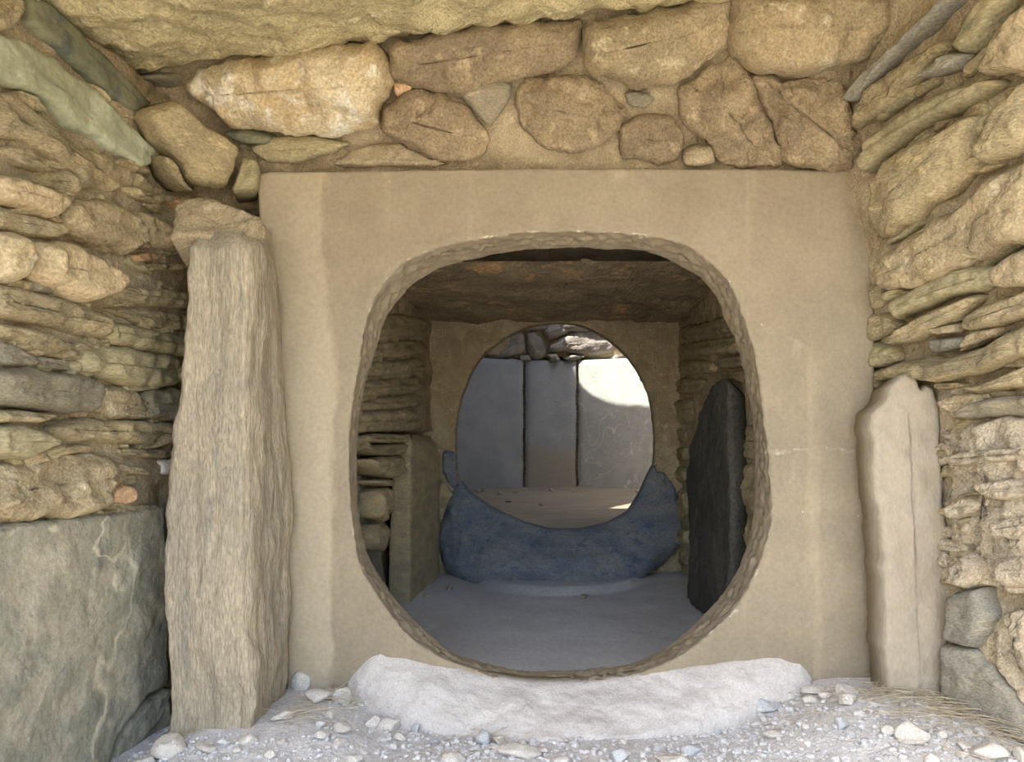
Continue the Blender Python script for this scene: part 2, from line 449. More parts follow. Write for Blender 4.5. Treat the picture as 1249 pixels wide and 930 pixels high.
# ---- passage walls: rough mortar cores, stones are their children
def wall_core(name, P, u0, u1, z0, z1, thick, mat, sink=0.012, step=0.016, lower=None, amp=.012):
    """gridded rough sheet on plane P (u along the wall) with a thick body behind it"""
    nu = int((u1 - u0) / step); nv = int((z1 - z0) / step); verts, faces = [], []
    for j in range(nv + 1):
        for i in range(nu + 1):
            u = u0 + (u1 - u0) * i / nu; z = z0 + (z1 - z0) * j / nv
            Q = P if (lower is None or z >= P.p.z) else lower
            v = (z - Q.p.z) / Q.v.z
            p = Q.xyz(u, v, 0)
            h = -sink + amp * fbm(p, 8) + .007 * fbm(p, 30) + .004 * fbm(p, 80, 2)
            verts.append(p + P.n * h)
    W = nu + 1
    for j in range(nv):
        for i in range(nu):
            a = j * W + i
            faces.append((a, a + 1, a + W + 1, a + W))
    back = len(verts)
    flat = Vector((P.n.x, P.n.y, 0)).normalized()
    cs = [verts[0], verts[nu], verts[nv * W + nu], verts[nv * W]]
    for c in cs: verts.append(c - flat * thick)
    b0, b1, b2, b3 = back, back + 1, back + 2, back + 3
    faces.append((b0, b3, b2, b1))
    faces.append(tuple([b0, b1] + [nu - i for i in range(W)]))
    faces.append(tuple([b3] + [nv * W + i for i in range(W)] + [b2]))
    faces.append(tuple([b0] + [j * W for j in range(nv + 1)] + [b3]))
    faces.append(tuple([b1, b2] + [(nv - j) * W + nu for j in range(nv + 1)]))
    return recalc(link(name, verts, faces, mat))

def urange(P, ya, yb):
    # u such that y runs ya..yb on plane P
    return sorted(((y - P.p.y) / P.u.y for y in (ya, yb)))
u0, u1 = urange(LW, -1.30, 0.20)
wall_left = struct(wall_core('wall_left', LW, u0, u1, -0.05, 1.24, 0.9, M['mortar'], sink=-.004, amp=.016))
u0, u1 = urange(RL, -1.15, 0.25)
wall_right = struct(wall_core('wall_right', RU, u0, u1, -0.05, 1.41, 0.8, M['mortar'], sink=.004, lower=RL, amp=.016))
wall_back = struct(wall_core('wall_back', BK, -0.92, 0.95, 1.06, 1.50, 0.5, M['mortar'], sink=.010, amp=.018))

# ---- left wall stones
T = M
left = [
 ('dgreen', [(30,-6),(55,-2),(100,45),(140,85),(170,115),(181,128),(165,139),(140,125),(110,95),(60,55),(34,30)], dict(bulge=.028, crisp=.15, rough=.45, facet=.08, round_=0)),
 ('green', [(-14,36),(25,45),(60,65),(105,100),(150,145),(180,175),(196,195),(188,203),(165,203),(130,180),(95,155),(50,120),(20,105),(-14,92)], dict(bulge=.028, crisp=.15, rough=.45, facet=.08, round_=0)),
 ('tan', [(-14,-14),(24,-10),(27,14),(16,34),(0,40),(-14,28)], dict(bulge=.03)),
 ('tan', [(-10,112),(30,124),(60,150),(100,180),(140,190),(155,215),(150,235),(100,228),(92,212),(62,193),(30,172),(-10,160)], dict(bulge=.035)),
 ('olive', [(20,108),(45,118),(58,134),(50,138),(30,126)], dict(bulge=.02)),
 ('olive', [(108,100),(118,104),(133,124),(126,128),(112,114)], dict(bulge=.025)),
 ('tan', [(4,180),(25,178),(60,203),(50,211),(18,203)], dict(bulge=.035)),
 ('tan', [(50,212),(80,203),(92,225),(92,238),(70,233),(42,224)], dict(bulge=.025)),
 ('rose', [(-10,212),(25,217),(72,237),(80,247),(75,262),(60,268),(30,256),(-10,243)], dict(bulge=.045, crisp=.35)),
 ('tan', [(-10,252),(40,263),(75,272),(82,285),(60,292),(30,288),(-10,277)], dict(bulge=.035)),
 ('tan2', [(85,247),(110,243),(150,250),(170,275),(176,300),(155,311),(130,300),(100,290),(80,275)], dict(bulge=.04)),
 ('rose', [(176,257),(195,265),(206,290),(203,309),(182,300)], dict(bulge=.035)),
 ('pale', [(-12,282),(20,285),(38,300),(40,320),(33,343),(10,345),(-12,340)], dict(bulge=.06)),
 ('rose', [(45,297),(80,295),(120,315),(145,335),(149,345),(135,361),(105,373),(80,361),(55,346),(42,330)], dict(bulge=.07)),
 ('grey', [(34,344),(50,338),(65,350),(60,361),(42,359)], dict(bulge=.03)),
 ('tan', [(156,226),(180,236),(208,236),(221,226),(216,246),(190,250),(162,240)], dict(bulge=.035)),
 ('orange', [(197,240),(212,235),(219,255),(206,259)], dict(bulge=.03)),
 ('orange', [(160,311),(178,306),(196,311),(190,318),(168,320)], dict(bulge=.03)),
 ('tan', [(168,322),(204,321),(204,330),(175,332)], dict(bulge=.025)),
 ('tan', [(-10,345),(40,355),(100,370),(130,384),(131,415),(90,408),(40,395),(-10,385)], dict(bulge=.03, strata=1)),
 ('tan', [(145,348),(190,352),(218,358),(216,378),(190,375),(142,364)], dict(bulge=.03, strata=.6)),
 ('tan', [(122,376),(160,374),(216,384),(216,405),(190,405),(160,394)], dict(bulge=.025, strata=.6)),
 ('olive', [(130,389),(170,398),(200,407),(218,415),(215,437),(170,428),(130,418)], dict(bulge=.035, crisp=.35, strata=.5)),
 ('tan', [(-10,394),(30,398),(70,410),(97,424),(96,441),(60,436),(20,420),(-10,410)], dict(bulge=.028, strata=1)),
 ('olive', [(98,422),(130,421),(210,435),(216,455),(206,471),(175,475),(120,462),(96,455)], dict(bulge=.04, crisp=.3, strata=.4)),
 ('grey', [(-10,413),(20,421),(45,435),(46,449),(-10,449)], dict(bulge=.03)),
 ('grey', [(44,433),(92,442),(92,455),(48,450)], dict(bulge=.02)),
 ('dark', [(-12,450),(40,450),(90,456),(121,462),(126,480),(118,503),(85,506),(30,498),(-12,492)], dict(bulge=.06, crisp=.28, strata=.4)),
 ('tan2', [(120,470),(165,475),(176,490),(172,515),(118,508)], dict(bulge=.025, crisp=.35, rough=.6)),
 ('grey', [(176,475),(209,472),(207,513),(175,513)], dict(bulge=.02, crisp=.35)),
 ('tan', [(55,521),(100,509),(140,512),(206,516),(204,546),(140,541),(90,539),(62,531)], dict(bulge=.035, crisp=.3, strata=.6)),
 ('tan', [(-10,499),(30,501),(62,506),(40,518),(-10,516)], dict(bulge=.04, strata=.8)),
 ('olive', [(-10,518),(25,518),(62,532),(71,538),(35,563),(-10,556)], dict(bulge=.06, crisp=.35)),
 ('tan', [(66,546),(98,541),(112,546),(90,554),(66,557)], dict(bulge=.02, strata=1)),
 ('tan2', [(-10,567),(50,556),(100,550),(140,562),(147,580),(130,600),(116,628),(60,632),(-10,637)], dict(bulge=.04, rough=1.5, strata=.6)),
 ('tan', [(138,546),(200,549),(197,561),(145,556)], dict(bulge=.018, strata=1)),
 ('tan2', [(144,565),(178,572),(180,582),(148,576)], dict(bulge=.025)),
 ('orange', [(140,596),(155,590),(168,605),(156,618),(138,612)], dict(bulge=.035)),
 ('tan', [(116,627),(130,620),(152,619),(148,631),(120,634)], dict(bulge=.02, strata=1)),
 ('rockpale', [(195,559),(202,558),(202,579),(196,580)], dict(bulge=.02)),
 ('grey', [(192,93),(205,88),(236,94),(241,102),(212,108)], dict(bulge=.05)),
]
for key, poly, kw in left:
    poly = [(x + (14 if x >= 200 and 250 < y < 600 else 0), y) for x, y in poly]
    stone(poly, LW, M[key], wall_left, **kw)
CORN = Plane((-0.70, -0.10, 1.1), (.75, -.65, -.25))
stone([(172,140),(200,125),(216,121),(240,145),(275,165),(293,185),(286,215),(268,233),(246,229),(225,200),(198,170)], CORN, M['tan'], wall_left, bulge=.05, depth=.12, crisp=.25, rough=.3, facet=.1)
stone([(196,188),(212,195),(222,218),(236,236),(222,232),(205,214)], CORN, M['tan'], wall_left, bulge=.04, depth=.08)
CORN2 = Plane((-0.6, -0.02, 1.1), (0.3, -1, 0))
stone([(281,236),(293,190),(316,195),(314,232)], CORN2, M['olive'], wall_left, bulge=.03, facet=.2)

# ---- right wall stones
right = [
 ('bluegrey', [(1030,122),(1060,86),(1090,60),(1130,22),(1152,-6),(1172,-6),(1135,30),(1100,62),(1070,97),(1045,126)], dict(bulge=.05, crisp=.4)),
 ('tan', [(1046,132),(1060,102),(1100,77),(1140,56),(1156,46),(1162,60),(1130,92),(1100,106),(1075,140),(1050,160),(1040,150)], dict(bulge=.05)),
 ('bluegrey', [(1126,95),(1160,62),(1181,65),(1166,86),(1140,93)], dict(bulge=.06)),
 ('olive', [(1165,60),(1185,20),(1205,-8),(1237,-8),(1217,25),(1200,55),(1175,67)], dict(bulge=.05, crisp=.3)),
 ('tan2', [(1198,86),(1225,40),(1249,5),(1266,-8),(1266,86),(1205,94)], dict(bulge=.07, crisp=.3)),
 ('olive', [(1066,212),(1060,200),(1075,166),(1110,131),(1160,106),(1215,95),(1219,105),(1190,125),(1150,141),(1110,171),(1090,191),(1072,206)], dict(bulge=.06, crisp=.3)),
 ('tan', [(1070,276),(1074,226),(1095,191),(1130,166),(1170,146),(1196,136),(1186,180),(1178,211),(1155,236),(1130,251),(1115,271),(1098,293),(1085,291)], dict(bulge=.06, crisp=.3, rough=.7)),
 ('tan', [(1194,190),(1205,150),(1230,116),(1266,88),(1266,180),(1225,196),(1200,201)], dict(bulge=.06, crisp=.35)),
 ('tan2', [(1079,330),(1095,305),(1120,286),(1150,263),(1185,236),(1200,216),(1266,180),(1266,290),(1215,311),(1170,326),(1145,341),(1120,353),(1090,356)], dict(bulge=.07, crisp=.3, strata=.7)),
 ('tan', [(1072,350),(1088,345),(1091,370),(1075,379)], dict(bulge=.02)),
 ('olive', [(1090,357),(1106,350),(1118,356),(1100,368),(1086,366)], dict(bulge=.03)),
 ('olive', [(1096,368),(1138,337),(1170,326),(1218,326),(1221,350),(1180,359),(1150,366),(1120,379),(1104,393)], dict(bulge=.05, crisp=.4, strata=.4)),
 ('tan2', [(1218,326),(1235,308),(1266,298),(1266,350),(1222,354)], dict(bulge=.06)),
 ('tan', [(1070,382),(1098,380),(1108,400),(1072,419)], dict(bulge=.025)),
 ('tan', [(1110,400),(1130,382),(1160,370),(1185,360),(1200,362),(1175,386),(1140,405),(1115,418),(1098,421)], dict(bulge=.05, strata=.8)),
 ('tan2', [(1137,400),(1168,394),(1171,406),(1145,408)], dict(bulge=.05)),
 ('tan', [(1172,390),(1200,372),(1266,350),(1266,381),(1225,396),(1180,406)], dict(bulge=.06, crisp=.35, strata=.6)),
 ('tan2', [(1178,421),(1190,402),(1221,398),(1215,411),(1180,426)], dict(bulge=.05)),
 ('bluegrey', [(1130,414),(1175,409),(1178,425),(1138,433)], dict(bulge=.035, strata=.6)),
 ('olive', [(1070,420),(1102,424),(1094,448),(1070,452)], dict(bulge=.03)),
 ('tan', [(1080,452),(1110,440),(1150,438),(1180,430),(1220,411),(1266,390),(1266,432),(1235,441),(1190,458),(1140,465),(1115,464),(1080,466)], dict(bulge=.065, crisp=.32, strata=.7)),
 ('tan', [(1067,456),(1080,453),(1085,470),(1078,479),(1069,477)], dict(bulge=.035)),
]
for key, poly, kw in right:
    poly = [(x - (12 if x < 1112 and y > 150 else 0), y) for x, y in poly]
    stone(poly, RU, M[key], wall_right, **kw)
right_low = [
 ('tan', [(1141,467),(1175,466),(1177,473),(1145,476)], dict(bulge=.035)),
 ('tan', [(1178,474),(1220,461),(1266,440),(1266,474),(1230,476),(1195,481)], dict(bulge=.05, strata=.8)),
 ('tan2', [(1144,491),(1165,481),(1200,479),(1199,500),(1170,509),(1148,499)], dict(bulge=.04)),
 ('grey', [(1168,507),(1200,486),(1266,480),(1266,506),(1220,509),(1180,513)], dict(bulge=.05, strata=1)),
 ('lump', [(1150,530),(1185,514),(1266,508),(1266,716),(1228,722),(1204,713),(1182,724),(1160,716),(1158,640)], dict(bulge=.035, rough=1.9, strata=1.2, sfreq=22, facet=.2, name='mortar_mass')),
 ('lump', [(1160,556),(1200,547),(1266,545),(1266,562),(1215,566),(1170,570)], dict(bulge=.06, rough=1.8, facet=.3)),
 ('lump', [(1195,590),(1230,582),(1266,586),(1266,606),(1225,612),(1200,604)], dict(bulge=.065, rough=1.8, facet=.3)),
 ('lump', [(1158,612),(1190,604),(1206,616),(1190,630),(1162,634)], dict(bulge=.05, rough=1.8, facet=.3)),
 ('lump', [(1215,632),(1266,626),(1266,652),(1240,662),(1212,654)], dict(bulge=.07, rough=2.0, facet=.3)),
 ('lump', [(1164,690),(1186,672),(1202,690),(1196,710),(1180,720),(1164,712)], dict(bulge=.055, rough=2.0, facet=.3)),
 ('lump', [(1212,680),(1266,676),(1266,712),(1230,718)], dict(bulge=.06, rough=2.0, facet=.3)),
 ('bluegrey', [(1158,727),(1200,716),(1204,735),(1211,750),(1200,775),(1190,793),(1153,782)], dict(bulge=.045, crisp=.1, rough=.4, facet=.08, round_=0)),
 ('bluegrey', [(1153,786),(1190,796),(1225,830),(1250,865),(1266,905),(1200,892),(1146,872),(1150,822)], dict(bulge=.04, crisp=.15, rough=.6, facet=.15, round_=0)),
 ('lump', [(1207,775),(1235,745),(1266,740),(1266,880),(1240,845),(1212,806)], dict(bulge=.02, rough=1.6, facet=.3)),
]
for key, poly, kw in right_low:
    stone(poly, RL, M[key], wall_right, **kw)

# ---- thin chips and flakes wedged between the larger stones
def chips(P, parent, n, pxr, pyr, seed, keys):
    rr = random.Random(seed)
    for _ in range(n):
        c = P.hit(rr.uniform(*pxr), rr.uniform(*pyr)); u, v = P.uv(c)
        L = rr.uniform(.02, .055); h = rr.uniform(.006, .016); sk = rr.uniform(-.25, .25) * L
        j = lambda: rr.uniform(-.3, .3) * h
        poly = [(u - L, v - h - sk + j()), (u, v - h + j()), (u + L, v - h * .6 + sk + j()), (u + L * .9, v + h + sk + j()), (u, v + h + j()), (u - L * .8, v + h * .8 - sk + j())]
        SEED[0] += 1
        vv, ff = stone_mesh(poly, P, rr.uniform(.012, .024), .03, seed=SEED[0], step=.012, crisp=.2, strata=.6)
        link('stone', vv, ff, M[rr.choice(keys)], parent, origin=sum(vv, Vector()) / len(vv))
chips(LW, wall_left, 120, (-5, 205), (110, 635), 21, ['tan', 'tan', 'olive', 'tan2'])
chips(RU, wall_right, 60, (1075, 1249), (60, 460), 22, ['tan', 'tan', 'olive'])
chips(RL, wall_right, 60, (1150, 1249), (470, 715), 23, ['lump', 'lump', 'tan'])

# ---- coursed stones that carry the passage walls on towards the entrance
def courses(P, parent, ya, yb, z0, z1, lower=None):
    z = z0
    while z < z1:
        h = R.uniform(.05, .12); y = ya
        Q = P if (lower is None or z >= P.p.z) else lower
        while y < yb - .03:
            wd = min(R.uniform(.12, .3), yb - y)
            ua, ub = sorted(((yy - Q.p.y) / Q.u.y for yy in (y + .005, y + wd - .005)))
            va, vb = (z + .004 - Q.p.z) / Q.v.z, (z + h - .004 - Q.p.z) / Q.v.z
            j = lambda: R.uniform(-.012, .012)
            poly = [(ua + j(), va + j()), ((ua + ub) / 2, va + j()), (ub + j(), va + j()), (ub + j(), vb + j()), ((ua + ub) / 2, vb + j()), (ua + j(), vb + j())]
            SEED[0] += 1
            v, f = stone_mesh(poly, Q, R.uniform(.025, .05), .05, seed=SEED[0], step=.02, crisp=.4, strata=.5)
            link('stone', v, f, M[R.choice(['tan', 'tan', 'tan2', 'grey', 'olive', 'rose'])], parent, origin=sum(v, Vector()) / len(v))
            y += wd
        z += h
courses(LW, wall_left, -1.28, -0.47, .02, 1.2)
courses(RU, wall_right, -1.12, -0.33, .02, 1.34, lower=RL)

# ---- rubble above the perforated slab
back = [
 ('pale', [(206,102),(240,86),(290,74),(330,64),(380,58),(440,54),(456,50),(471,68),(479,100),(472,118),(463,132),(460,150),(430,161),(400,169),(350,166),(300,160),(270,152),(245,132),(222,116)], dict(bulge=.08, rough=1.2)),
 ('brown', [(470,56),(520,40),(600,30),(690,22),(713,26),(707,60),(695,79),(680,86),(640,96),(600,106),(560,118),(540,113),(500,108),(478,95)], dict(bulge=.06, rough=1.2)),
 ('orange', [(478,98),(505,103),(501,110),(482,119)], dict(bulge=.03)),
 ('tan2', [(712,26),(760,18),(830,6),(892,-10),(892,30),(894,52),(876,66),(850,82),(825,104),(800,111),(770,108),(750,96),(722,92),(712,70)], dict(bulge=.085, rough=.8)),
 ('tan2', [(896,-14),(1088,-14),(1094,25),(1086,52),(1060,76),(1030,89),(980,93),(945,95),(920,86),(900,66),(890,45)], dict(bulge=.11, rough=1.0)),
 ('brown', [(463,132),(500,111),(535,113),(560,125),(581,142),(597,170),(591,189),(570,197),(540,195),(510,188),(485,173),(465,162)], dict(bulge=.05)),
 ('grey', [(559,112),(595,98),(621,95),(623,118),(612,140),(598,153),(575,136)], dict(bulge=.03)),
 ('brown', [(621,121),(640,100),(680,87),(720,91),(745,115),(766,138),(756,166),(720,181),(690,189),(660,181),(640,161)], dict(bulge=.055, rough=1.7)),
 ('brown', [(758,151),(785,140),(815,138),(836,155),(839,181),(825,199),(795,201),(765,196),(756,176)], dict(bulge=.045, rough=1.5)),
 ('mortar', [(833,186),(848,177),(870,180),(874,200),(850,204),(834,202)], dict(bulge=.03)),
 ('brown', [(824,112),(860,86),(894,66),(917,90),(926,130),(951,175),(960,206),(880,205),(872,182),(845,161)], dict(bulge=.05, rough=2.2)),
 ('brown', [(916,90),(950,97),(1000,94),(1032,98),(1044,140),(1052,190),(1047,208),(960,207),(950,168),(928,126)], dict(bulge=.045, rough=2.2)),
 ('olive', [(300,180),(330,168),(380,168),(428,175),(400,189),(350,201),(318,196)], dict(bulge=.035, crisp=.3, rough=.5)),
 ('dgreen', [(272,160),(300,159),(332,166),(330,177),(290,176)], dict(bulge=.04, crisp=.3, rough=.5)),
 ('mortar', [(400,204),(430,183),(480,174),(515,190),(550,203)], dict(bulge=.02, rough=1.3)),
 ('orange', [(1090,-6),(1132,-6),(1127,20),(1107,31),(1092,26)], dict(bulge=.06)),
 ('mortar', [(1048,200),(1058,190),(1070,212),(1074,250),(1062,250)], dict(bulge=.03)),
 ('grey', [(762,112),(790,112),(800,122),(785,134),(765,128)], dict(bulge=.01)),
]
for key, poly, kw in back:
    stone(poly, BK, M[key], wall_back, depth=.08, facet=.9, **kw)

# ------------------------------------------------------------------ capstone over the passage
def cap_plane(x, y):
    return 1.275 + .102 * (x + .767) + .11 * max(y + .05, -.45)
def build_capstone():
    x0, x1, y0, y1 = -1.25, 1.1, -1.10, None
    nx, ny = 150, 110; verts, faces = [], []
    def yb(x):   # slanting, broken back edge
        t = (x + .767) / 1.067
        return -.05 - .06 * t + .012 * noise.noise(Vector((x * 9, 2, 0))) + .02 * noise.noise(Vector((x * 3, 7, 0)))
    for top in (0, 1):
        for j in range(ny + 1):
            for i in range(nx + 1):
                x = x0 + (x1 - x0) * i / nx; e = yb(x)
                y = e + (y0 - e) * (j / ny) ** 1.6
                z = cap_plane(x, y)
                if top: z += .22
                else:
                    p = Vector((x, y, 0))
                    edge = max(0, 1 - (e - y) / .05)
                    z += .02 * fbm(p, 5) + .010 * fbm(p, 22) + .022 * edge ** 2 + .004 * fbm(p, 70, 2)
                verts.append((x, y, z))
    W = nx + 1; n = W * (ny + 1)
    for j in range(ny):
        for i in range(nx):
            a = j * W + i
            faces.append((a, a + 1, a + W + 1, a + W)); b = a + n
            faces.append((b, b + W, b + W + 1, b + 1))
    for i in range(nx):
        faces.append((i + 1, i, n + i, n + i + 1)); a = ny * W + i
        faces.append((a, a + 1, n + a + 1, n + a))
    for j in range(ny):
        a = j * W
        faces.append((a, a + W, n + a + W, n + a)); a = j * W + nx
        faces.append((a + W, a, n + a, n + a + W))
    o = recalc(link('capstone', verts, faces, M['cap'], origin=(-0.1, -1.0, 1.2)))
    return tag(o, 'huge pitted ochre capstone roofing the passage in front of the pierced slab', 'capstone')
build_capstone()
struct(rough_box('ceiling', -2.0, 2.0, -1.0, 1.75, 1.70, 2.5, M['earth'], step=.25, amp=.02))

# ------------------------------------------------------------------ perforated slab
def ang_fn(pts, cx, cy):
    """outline as radius over angle about (cx, cy) in pixels"""
    pol = sorted((math.atan2(y - cy, x - cx), math.hypot(x - cx, y - cy)) for x, y in pts)
    pol = [(pol[-1][0] - 2 * math.pi, pol[-1][1])] + pol + [(pol[0][0] + 2 * math.pi, pol[0][1])]
    def f(a):
        while a > math.pi: a -= 2 * math.pi
        for (a0, r0), (a1, r1) in zip(pol, pol[1:]):
            if a0 <= a <= a1:
                return r0 + (r1 - r0) * (a - a0) / max(a1 - a0, 1e-9)
        return pol[0][1]
    return f

HF = [(440,439),(445,395),(456,364),(470,341),(489,322),(514,309),(545,298),(578,291),(618,286),(680,283),(742,283),(788,287),(826,295),(851,305),(874,327),(890,343),(901,364),(911,393),(919,422),(923,447),(928,488),(932,517),(938,569),(942,600),(942,633),(936,662),(928,690),(918,708),(905,735),(873,767),(848,788),(820,806),(789,818),(755,828),(720,834),(680,836),(644,835),(607,828),(570,815),(535,801),(504,782),(479,754),(460,726),(443,701),(434,673),(430,640),(427,600),(426,552),(429,500),(434,466)]
HR = [(454,443),(461,420),(468,393),(482,370),(507,344),(537,327),(574,317),(618,308),(680,303),(742,305),(767,304),(805,312),(830,324.5),(857,340),(876,366),(882,387),(894,410),(904,440),(909,468),(915,491),(919,529),(920,581),(918,633),(913,659),(899,697),(883,723),(855,754),(827,779),(805,795),(774,809),(727,815),(680,818),(632,818),(595,810),(554,798),(523,773),(492,742),(467,710),(448,676),(440,640),(436,586),(435,552),(437,526),(440,494),(446,466)]
def pierced(name, hole_f, hole_r, rect, cxy, d0, tR, tB, mat, NA=460, NR=40, amp=1.0, squeeze=1.0):
    """slab with a rounded opening. rect in pixels (l, t, r, b as corner list) at depth d0; hole_r seen at depth d0+tR; back face d0+tB"""
    cx, cy = cxy
    fF, fR = ang_fn(hole_f, cx, cy), ang_fn(hole_r, cx, cy)
    def rect_r(a):
        dx, dy = math.cos(a), math.sin(a); best = 1e9
        for (ax, ay), (bx, by) in zip(rect, rect[1:] + rect[:1]):
            ex, ey = bx - ax, by - ay; den = dx * ey - dy * ex
            if abs(den) < 1e-9: continue
            t = ((ax - cx) * ey - (ay - cy) * ex) / den; s = ((ax - cx) * dy - (ay - cy) * dx) / den
            if t > 0 and -1e-6 <= s <= 1 + 1e-6: best = min(best, t)
        return best
    angs = [2 * math.pi * i / NA - math.pi for i in range(NA)]
    # put samples on the corners
    for qx, qy in rect:
        a = math.atan2(qy - cy, qx - cx)
        k = min(range(NA), key=lambda i: abs(angs[i] - a)); angs[k] = a
    angs.sort()
    sm = lambda f: [sum(f(a + k * .012) * wt for k, wt in ((-2, .1), (-1, .2), (0, .4), (1, .2), (2, .1))) for a in angs]
    rF, rR, rO = sm(fF), sm(fR), [rect_r(a) for a in angs]
    rows, rim = [], []
    def row(fr, d, kind, rv):
        r = []
        for i, a in enumerate(angs):
            rad = fr(i)
            p = at(cx + rad * math.cos(a), cy + rad * math.sin(a), d if not callable(d) else d(i))
            q = Vector(p)
            if kind == 'front':
                p.y += amp * (-.004 * fbm(q, 4) - .0025 * fbm(q, 18) - .006 * max(0, rv) ** 2 * fbm(q, 60) + .022 * max(0, rv - .7) ** 2)
            elif kind == 'hole':
                n = Vector((math.cos(a), 0, -math.sin(a)))
                p += n * amp * (.003 * fbm(q, 12) + .006 * fbm(q, 55) + .005 * fbm(q, 120)) * rv
                p.y += amp * .007 * fbm(q, 70) * rv
            elif kind == 'edge':
                n = Vector((math.cos(a), 0, -math.sin(a)))
                p += n * amp * .006 * fbm(q, 14)
            r.append(p); 
        rows.append(r); rim.append(kind)
    rimval = []
    # outer back -> outer front -> front face -> hole -> back face
    row(lambda i: rO[i] * d0 / (d0 + tB), d0 + tB, 'back', 0); rimval.append(0)
    row(lambda i: rO[i] * d0 / (d0 + tB * .5), d0 + tB * .5, 'edge', 0); rimval.append(0)
    row(lambda i: rO[i] * d0 / (d0 + .01), d0 + .012, 'edge', 0); rimval.append(0)
    for k in range(NR + 1):
        t = 1 - (1 - k / NR) ** 1.0
        tt = .012 + t * .988
        rv = max(0, (tt - .86) / .14)
        row(lambda i: rO[i] + (rF[i] - rO[i]) * tt, d0, 'front', rv); rimval.append(rv)
    NH = 18
    for k in range(1, NH + 1):
        t = k / NH; d = d0 + tR * t
        row(lambda i: (rF[i] * d0 + (rR[i] * (d0 + tR) - rF[i] * d0) * (t ** .8)) / d, d, 'hole', math.sin(math.pi * t) * .7 + .3); rimval.append(max(.0, 1 - t * .8))
    for k in (1, 2):
        d = d0 + tR + (tB - tR) * k / 2
        row(lambda i: rR[i] * (1 + .03 * k) * (d0 + tR) / d, d, 'hole', .5); rimval.append(.1)
    n = NA; verts = [p for r in rows for p in r]; faces = []
    for k in range(len(rows)):
        k2 = (k + 1) % len(rows)
        for i in range(n):
            j = (i + 1) % n
            faces.append((k * n + i, k * n + j, k2 * n + j, k2 * n + i))
    c = at(cx, rect[2][1], d0 + tB / 2)
    o = recalc(link('pierced_body', verts, faces, mat, origin=c))
    att = o.data.attributes.new('rim', 'FLOAT', 'POINT')
    att.data.foreach_set('value', [rimval[k] for k in range(len(rows)) for _ in range(n)])
    root = bpy.data.objects.new(name, None); C.objects.link(root); root.location = c
    root.empty_display_size = .1
    o.parent = root; o.location = (0, 0, 0)
    return root
slab = pierced('porthole_stone', HF, HR, [(312,212),(330,209),(600,206),(1057,206),(1063,300),(1068,380),(1066,600),(1064,900),(352,900),(340,600),(322,350)], (683, 560), 1.5, .11, .19, M['slab'])
tag(slab, 'tan plastered stone slab pierced by a wide rounded opening, facing the gravel', 'stone slab')

def crescent(top, bot, mat, name, parent, bulge, nrow=26, ncol=150, rough=1.0, back=0.05, prof=1.0):
    """sill lofted between two 3D curves (top edge, foot), bulging to the front"""
    a = resample([tuple(p) for p in top], ncol, False); b = resample([tuple(p) for p in bot], ncol, False)
    rows = []
    for k in range(nrow + 1):
        t = k / nrow; r = []
        for i in range(ncol):
            s = i / (ncol - 1)
            p = Vector(a[i]).lerp(Vector(b[i]), t)
            q = Vector(p); e = min(1, s / .06, (1 - s) / .3)
            p.y -= bulge * math.sin(math.pi * t) * prof * e
            f = min(1, t * 6, 1)
            p.y -= rough * f * max(.3, e) * (.012 * fbm(q, 7) + .006 * fbm(q, 24) + .003 * fbm(q, 70, 2))
            p.z += rough * .006 * fbm(q, 16) * f
            r.append(p)
        rows.append(r)
    # close behind
    rows.insert(0, [Vector((p[0], p[1] + back, p[2] - .004)) for p in a])
    rows.append([Vector((p[0], p[1] - .004, p[2] - .05)) for p in b])
    rows.append([Vector((p[0], max(p[1], a[i][1]) + back, p[2] - .06)) for i, p in enumerate(b)])
    n = ncol; verts = [p for r in rows for p in r]; faces = []
    m = len(rows)
    for k in range(m):
        k2 = (k + 1) % m
        for i in range(n - 1):
            faces.append((k * n + i, k * n + i + 1, k2 * n + i + 1, k2 * n + i))
    faces.append(tuple(k * n for k in range(m))); faces.append(tuple(k * n + n - 1 for k in reversed(range(m))))
    return recalc(link(name, verts, faces, mat, parent, origin=at(683, 850, 1.45)))
top = [at(x, y, 1.503) for x, y in ((424,832),(432,820),(448,803),(464,793),(485,800),(520,808),(560,816),(600,826),(640,832),(683,833),(725,832),(770,825),(800,819),(850,813),(900,806),(950,800),(975,806),(990,826))]
bot = [at(x, y, d) for x, y, d in ((424,846,1.475),(440,862,1.455),(470,870,1.435),(500,877,1.42),(560,890,1.395),(600,898,1.38),(660,905,1.365),(720,905,1.365),(780,898,1.375),(850,884,1.395),(900,868,1.425),(950,853,1.45),(990,842,1.475))]
sill = crescent(top, bot, M['sill'], 'mortar_sill', slab, .012)
sill['label'] = 'pale lime mortar sill spread along the foot of the opening'

